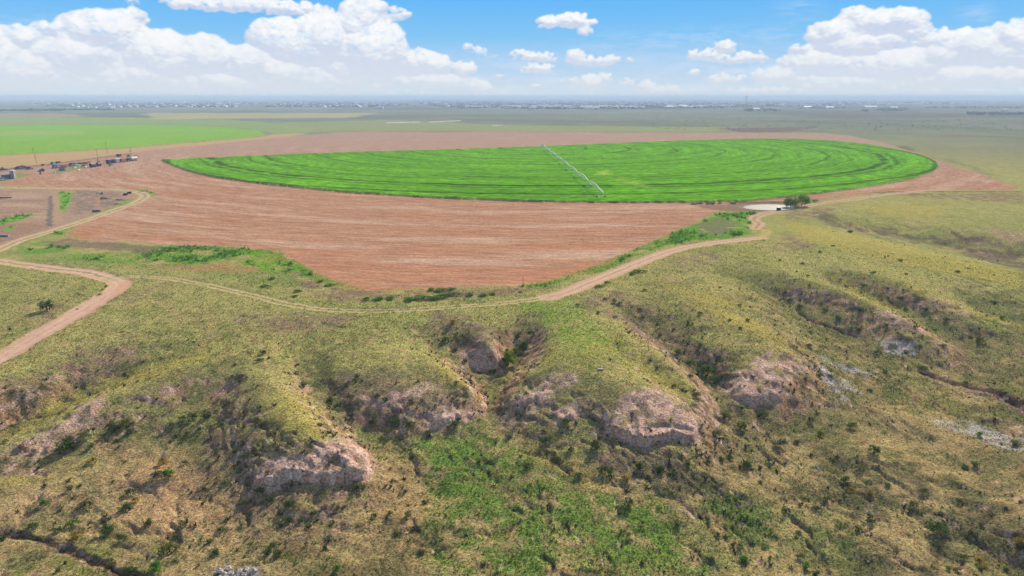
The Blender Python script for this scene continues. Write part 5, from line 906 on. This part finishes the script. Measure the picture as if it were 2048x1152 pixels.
# silo and shed at the far left
x_, y_, z_ = at_px(27.5, 357); k = mpp(27, 357); r_ = thing('silo', 'tall pale corrugated silo beside the purple-grey shed', 'silo', (x_, y_, z_)); b_ = P()
for j in range(8): b_.tube((0,0,j*.62), (0,0,(j+1)*.62-.06), 1.55, 1.55, 20); b_.tube((0,0,(j+1)*.62-.06), (0,0,(j+1)*.62), 1.5, 1.5, 20)
b_.build('shell', M_GREY, r_); P().tube((0,0,4.96), (0,0,5.5), 1.6, .3, 20).build('roof', M_WH, r_); P().box((1.45,-.9,2.5), (.14,.5,5)).build('ladder', M_WH, r_)
M_SHED = solid('shed_wall', A(124,112,142), .8, .2, .2, 1)
x_, y_, z_ = at_px(15, 357.5); r_ = thing('shed', 'low purple-grey shed left of the pale silo', 'shed', (x_, y_, z_), RZ0); P().box((0,0,1.3), (5.6,3.4,2.6)).build('wall', M_SHED, r_); P().box((0,-1.85,2.72), (6,.0+1.1,.14)).box((0,.3,2.8), (6,3.9,.12)).build('roof', M_GREY, r_); P().box((1,-1.72,1.05), (1.2,.06,2.1)).build('door', M_DARK, r_)
# compound scrap
def scraps(px, py, lab, m1, m2, s):
    x_, y_, z_ = at_px(px, py); r_ = thing('scrap_pile', lab, 'scrap pile', (x_, y_, z_)); rg = random.Random(int(px)); a1, a2, a3 = P(), P(), P()
    for i in range(9): (a1 if i % 2 else a2).box((rg.uniform(-1,1)*s*1.3, rg.uniform(-.7,.7)*s, .35+rg.random()*.4*s), (s*rg.uniform(.3,.9), s*rg.uniform(.2,.5), s*rg.uniform(.2,.5)), rg.random()*3, .85)
    for i in range(4): a3.tube((rg.uniform(-1,1)*s, rg.uniform(-.6,.6)*s, .1), (rg.uniform(-1,1)*s, rg.uniform(-.6,.6)*s, .9*s), .08)
    a1.build('dark_scrap', m1, r_); a2.build('pale_scrap', m2, r_); a3.build('bent_pipes', M_RUST, r_)
scraps(197, 389.5, 'dark and pale scrap pile inside the track loop, left one', M_DARK, M_WH, 1.5)
for px, py, lab in [(251,391,'left of two black tanks lying inside the track loop'),(259,387.5,'right of two black tanks lying inside the track loop')]:
    x_, y_, z_ = at_px(px, py); r_ = thing('drum_tank', lab, 'tank', (x_, y_, z_), .4); P().tube((-1,0,.6), (1,0,.6), .55, .55, 14).build('shell', M_TYRE, r_); P().box((0,0,.12), (1.4,.9,.24)).build('cradle', M_GREY, r_)
x_, y_, z_ = at_px(193, 424); r_ = thing('stock_tank', 'oval blue-grey stock tank beside the loop track', 'stock tank', (x_, y_, z_), .2); b_ = P(); n_ = 22
ov = [(1.7*math.cos(2*math.pi*i/n_), .95*math.sin(2*math.pi*i/n_)) for i in range(n_)]; b_.add([(a, b2, 0) for a, b2 in ov]+[(a*1.05, b2*1.05, .75) for a, b2 in ov], [(i,(i+1)%n_,n_+(i+1)%n_,n_+i) for i in range(n_)]+[tuple(range(n_))[::-1]]); b_.build('shell', M_TEAL, r_); P().add([(a*.98, b2*.98, .6) for a, b2 in ov], [tuple(range(n_))]).build('water', M_GLASS, r_)
x_, y_, z_ = at_px(10, 397); o = P().tube((-3.4,-.3,.3), (3.0,.5,.35), .32, .22, 8).tube((1.5,.3,.35), (2.6,1.3,.5), .12, .06, 6).build('log', M_WOOD); o.location = (x_, y_, z_); tag(o, 'dark fallen log in the brown compound at the left edge', 'log')
x_, y_, z_ = at_px(9, 473); r_ = thing('rowing_boat', 'overturned teal metal trough lying by the left road', 'trough', (x_, y_, z_), -.2); r_.name = 'water_trough'; P().box((0,0,.3), (4.6,1.1,.5),0,.85).build('shell', M_TEAL, r_); P().box((0,0,.58), (4.2,.8,.06)).build('rim', M_GREY, r_)
# pump by the pond
x_, y_, z_ = at_px(1557, 421.5); r_ = thing('water_pump', 'black and white pump on skids at the near bank of the pond', 'pump', (x_, y_, z_), .3); P().box((0,0,.85), (1.7,.9,1.0)).build('engine', M_TYRE, r_); P().box((-.1,0,1.45), (1.3,.8,.18)).build('cover', M_WH, r_); P().box((0,.4,.15), (2.4,.15,.3)).box((0,-.4,.15), (2.4,.15,.3)).build('skid', M_RUST, r_)
P().path([(.9,0,.8),(1.6,.3,.6),(2.2,1.5,.1)], .12).build('suction_hose', M_TYRE, r_)
# ------------------------------------------------------------------ the distant town
M_ROOFW = solid('pale_roof', (.5,.51,.54), .5, .4, .1, .2); M_ROOFR = solid('red_roof', (.5,.28,.24), .8, .2, .1, .2); M_WALLP = solid('pale_wall', (.55,.52,.5), .8, .2, .1, .2)
def building_parts(L_, W_, Hh_, rm, lab, px, py, cat='building', grp=None):
    x_, y_ = map(float, px_plane(px, py)); r_ = thing('building', lab, cat, (x_, y_, 0), random.uniform(-.12,.12), grp)
    P().box((0,0,Hh_/2), (L_,W_,Hh_)).build('wall', M_WALLP, r_); a, b_ = L_/2+.6, W_/2+.6; rh = W_*.28
    P().add([(-a,-b_,Hh_),(a,-b_,Hh_),(a,b_,Hh_),(-a,b_,Hh_),(-a,0,Hh_+rh),(a,0,Hh_+rh)], [(0,1,5,4),(2,3,4,5),(0,4,3),(1,2,5),(0,3,2,1)]).build('roof', rm, r_)
    P().box((L_*.2,-W_/2-.05,Hh_*.4), (L_*.15,.1,Hh_*.8)).build('door', M_DARK, r_)
    for s in (-.3,-.1,.38): P().box((L_*s,-W_/2-.05,Hh_*.55), (L_*.07,.1,Hh_*.3)).build('window', M_GLASS, r_)
for px, py, wp, rm, lab in [(1185,219,27,M_ROOFW,'longest low white shed in front of the distant town, right of centre'),(759,217.5,15,M_ROOFW,'white shed in front of the distant town, left of centre'),(1013,218,14,M_ROOFR,'red-roofed long building in front of the distant town'),(1064,219,12,M_ROOFW,'small white shed midway between red-roofed building and longest shed'),(1096,216.5,11,M_ROOFW,'white building just behind and left of the longest shed'),
    (1512,220.5,10,M_ROOFW,'isolated bright white building right of the water tower'),(1740,216.5,20,M_ROOFW,'pale long building left of the dark tree clump on the right plain'),(1787,217.5,12,M_ROOFW,'pale building above the dark tree clump on the right plain'),(1659,217.5,13,M_ROOFW,'pale farm building on the right plain, middle of three'),(1614,216.5,13,M_ROOFW,'pale farm building on the right plain, leftmost of three'),(1403,214.5,14,M_ROOFW,'greenish-white building at the near edge of town below the tower'),
    (173,216.5,8,M_ROOFW,'smaller of two bright sheds on the far left plain'),(187,216.5,11,M_ROOFW,'larger of two bright sheds on the far left plain'),(217,217,12,M_ROOFW,'low white shed right of the two bright sheds at far left'),(304,215,20,M_ROOFW,'thin long white shed on the left part of the far plain'),(2010,222,9,M_ROOFW,'pale building near the right edge of the far plain')]:
    D = float(np.hypot(*px_plane(px, py))); L_ = wp*D/F; building_parts(L_, min(22, L_*.5), 5.5, rm, lab, px, py)
def bmesh_simple(L_, W_, Hh_):
    a, b_ = L_/2, W_/2; rh = W_*.22; p = P(); p.add([(-a,-b_,0),(a,-b_,0),(a,b_,0),(-a,b_,0),(-a,-b_,Hh_),(a,-b_,Hh_),(a,b_,Hh_),(-a,b_,Hh_),(-a,0,Hh_+rh),(a,0,Hh_+rh)],
      [(0,1,5,4),(2,3,7,6),(1,2,6,9,5),(3,0,4,8,7),(4,5,9,8),(6,7,8,9)]); return p
tp = []
for i, (L_, W_, mm) in enumerate([(16,12,M_ROOFW),(22,13,M_ROOFW),(30,18,M_ROOFW),(14,11,M_WALLP),(18,12,M_ROOFR)]):
    o = bmesh_simple(L_, W_, 4.2).build('house', M_WALLP); o.data.materials.append(mm); o.data.polygons[4].material_index = 1; o.data.polygons[5].material_index = 1; tag(o, 'tiny pale house among the distant town on the horizon', 'house', 'houses of the distant town'); tp.append(o)
rt_ = np.random.default_rng(5); pts = []
def town_pt():
    while True:
        py = 201+17*rt_.random()**.8; px = rt_.normal(1180, 360) if rt_.random() < .7 else rt_.uniform(60, 2060)
        if px < -100 or px > 2150: continue
        lim = np.interp(px, [0,150,350,500,900,1100,1400,1500,1700,2048], [206,215,215,214,216,218,216.5,214,210,207])
        if py > lim: continue
        if vn(np.array([px/45.]), np.array([py/3.]), 77)[0] < -.25: continue
        x_, y_ = px_plane(px, py); return float(x_), float(y_)
pts = [town_pt() for _ in range(1700)]; pts.sort(key=lambda p: math.hypot(*p))
for i, (x_, y_) in enumerate(pts[:280]):
    o = tp[i] if i < 5 else tp[int(rt_.integers(0, 5))].copy()
    if i >= 5: COL.objects.link(o)
    o.location = (x_, y_, 0); o.rotation_euler = (0, 0, rt_.choice([0, math.pi/2])+rt_.normal()*.05); s = rt_.uniform(.8, 1.5); o.scale = (s, s, s)
co = []; fc = []
for x_, y_ in pts[280:]:
    L_, W_ = rt_.uniform(14, 38), rt_.uniform(12, 22); k = len(co); h_ = rt_.uniform(4, 8)
    for z in (0, h_):
        for a, b_ in ((-1,-1),(1,-1),(1,1),(-1,1)): co.append((x_+a*L_/2, y_+b_*W_/2, z))
    fc += [(k+4,k+5,k+6,k+7),(k,k+1,k+5,k+4),(k+1,k+2,k+6,k+5),(k+2,k+3,k+7,k+6),(k+3,k,k+4,k+7)]
tag(mesh_np('distant_houses', np.array(co), np.array(fc), M_ROOFW, smooth=False), 'countless pale roofs of the distant town along the horizon', 'houses', None, 'stuff')
# dark trees among the houses and on the plain
M_FT = solid('far_tree_leaves', A(70,88,66), .9, .1, .4, .05); co = []; fc = []
def blob(x_, y_, w_, h_):
    k = len(co); n_ = 7
    for ph in (0, .55, 1.1):
        for i in range(n_):
            q = 2*math.pi*i/n_; j = 1+.35*(rt_.random()-.5); co.append((x_+math.cos(q)*w_/2*math.cos(ph)*j, y_+math.sin(q)*w_/2*math.cos(ph)*j, h_*math.sin(ph+.15)*j))
    for b_ in (0, n_):
        for i in range(n_): fc.append((k+b_+i, k+b_+(i+1) % n_, k+b_+n_+(i+1) % n_, k+b_+n_+i))
    c_ = len(co); co.append((x_, y_, h_))
    for i in range(n_): fc.append((k+2*n_+i, k+2*n_+(i+1) % n_, c_, c_))
for _ in range(7000):
    x_, y_ = town_pt(); blob(x_+rt_.normal()*40, y_+rt_.normal()*60, rt_.uniform(8, 22), rt_.uniform(4, 9))
for a, b_, c_, d_, n_ in [(1755,1815,217,222,90),(1724,1740,220,223,14),(1934,2070,226,230,90),(60,230,219,221,160),(1490,1560,218,223,40),(1600,1690,215,218,60),(0,130,220,223,120),(1850,2048,214,217,80)]:
    for _ in range(n_): x_, y_ = px_plane(rt_.uniform(a, b_), rt_.uniform(c_, d_)); blob(float(x_), float(y_), rt_.uniform(7, 16), rt_.uniform(3, 6))
for _ in range(500):
    x_, y_ = px_plane(rt_.uniform(1300, 2100), 223+38*rt_.random()**1.5); blob(float(x_), float(y_), rt_.uniform(1.5, 3.5), rt_.uniform(.6, 1.3))
f4 = [f for f in fc if f[2] != f[3]]; f3 = [f[:3] for f in fc if f[2] == f[3]]; me = bpy.data.meshes.new('distant_trees'); me.from_pydata(co, [], f4+f3); me.materials.append(M_FT); o = bpy.data.objects.new('distant_trees', me); COL.objects.link(o)
tag(o, 'dark specks of trees between the far houses and on the plain', 'trees', None, 'stuff')
# water tower
x_, y_ = map(float, px_plane(1492, 205)); r_ = thing('water_tower', 'single water tower rising above the horizon, right of centre', 'water tower', (x_, y_, 0)); p = P()
for q in range(6): p.tube((9*math.cos(q*1.047), 9*math.sin(q*1.047), 0), (6*math.cos(q*1.047), 6*math.sin(q*1.047), 44), 1.0, .9, 6)
p.tube((0,0,0), (0,0,44), 1.6); p.build('legs', M_GREY, r_); P().tube((0,0,44), (0,0,54), 9, 9, 18).dome((0,0,54), 9, 4, 18, 4).build('tank', M_GREY, r_)
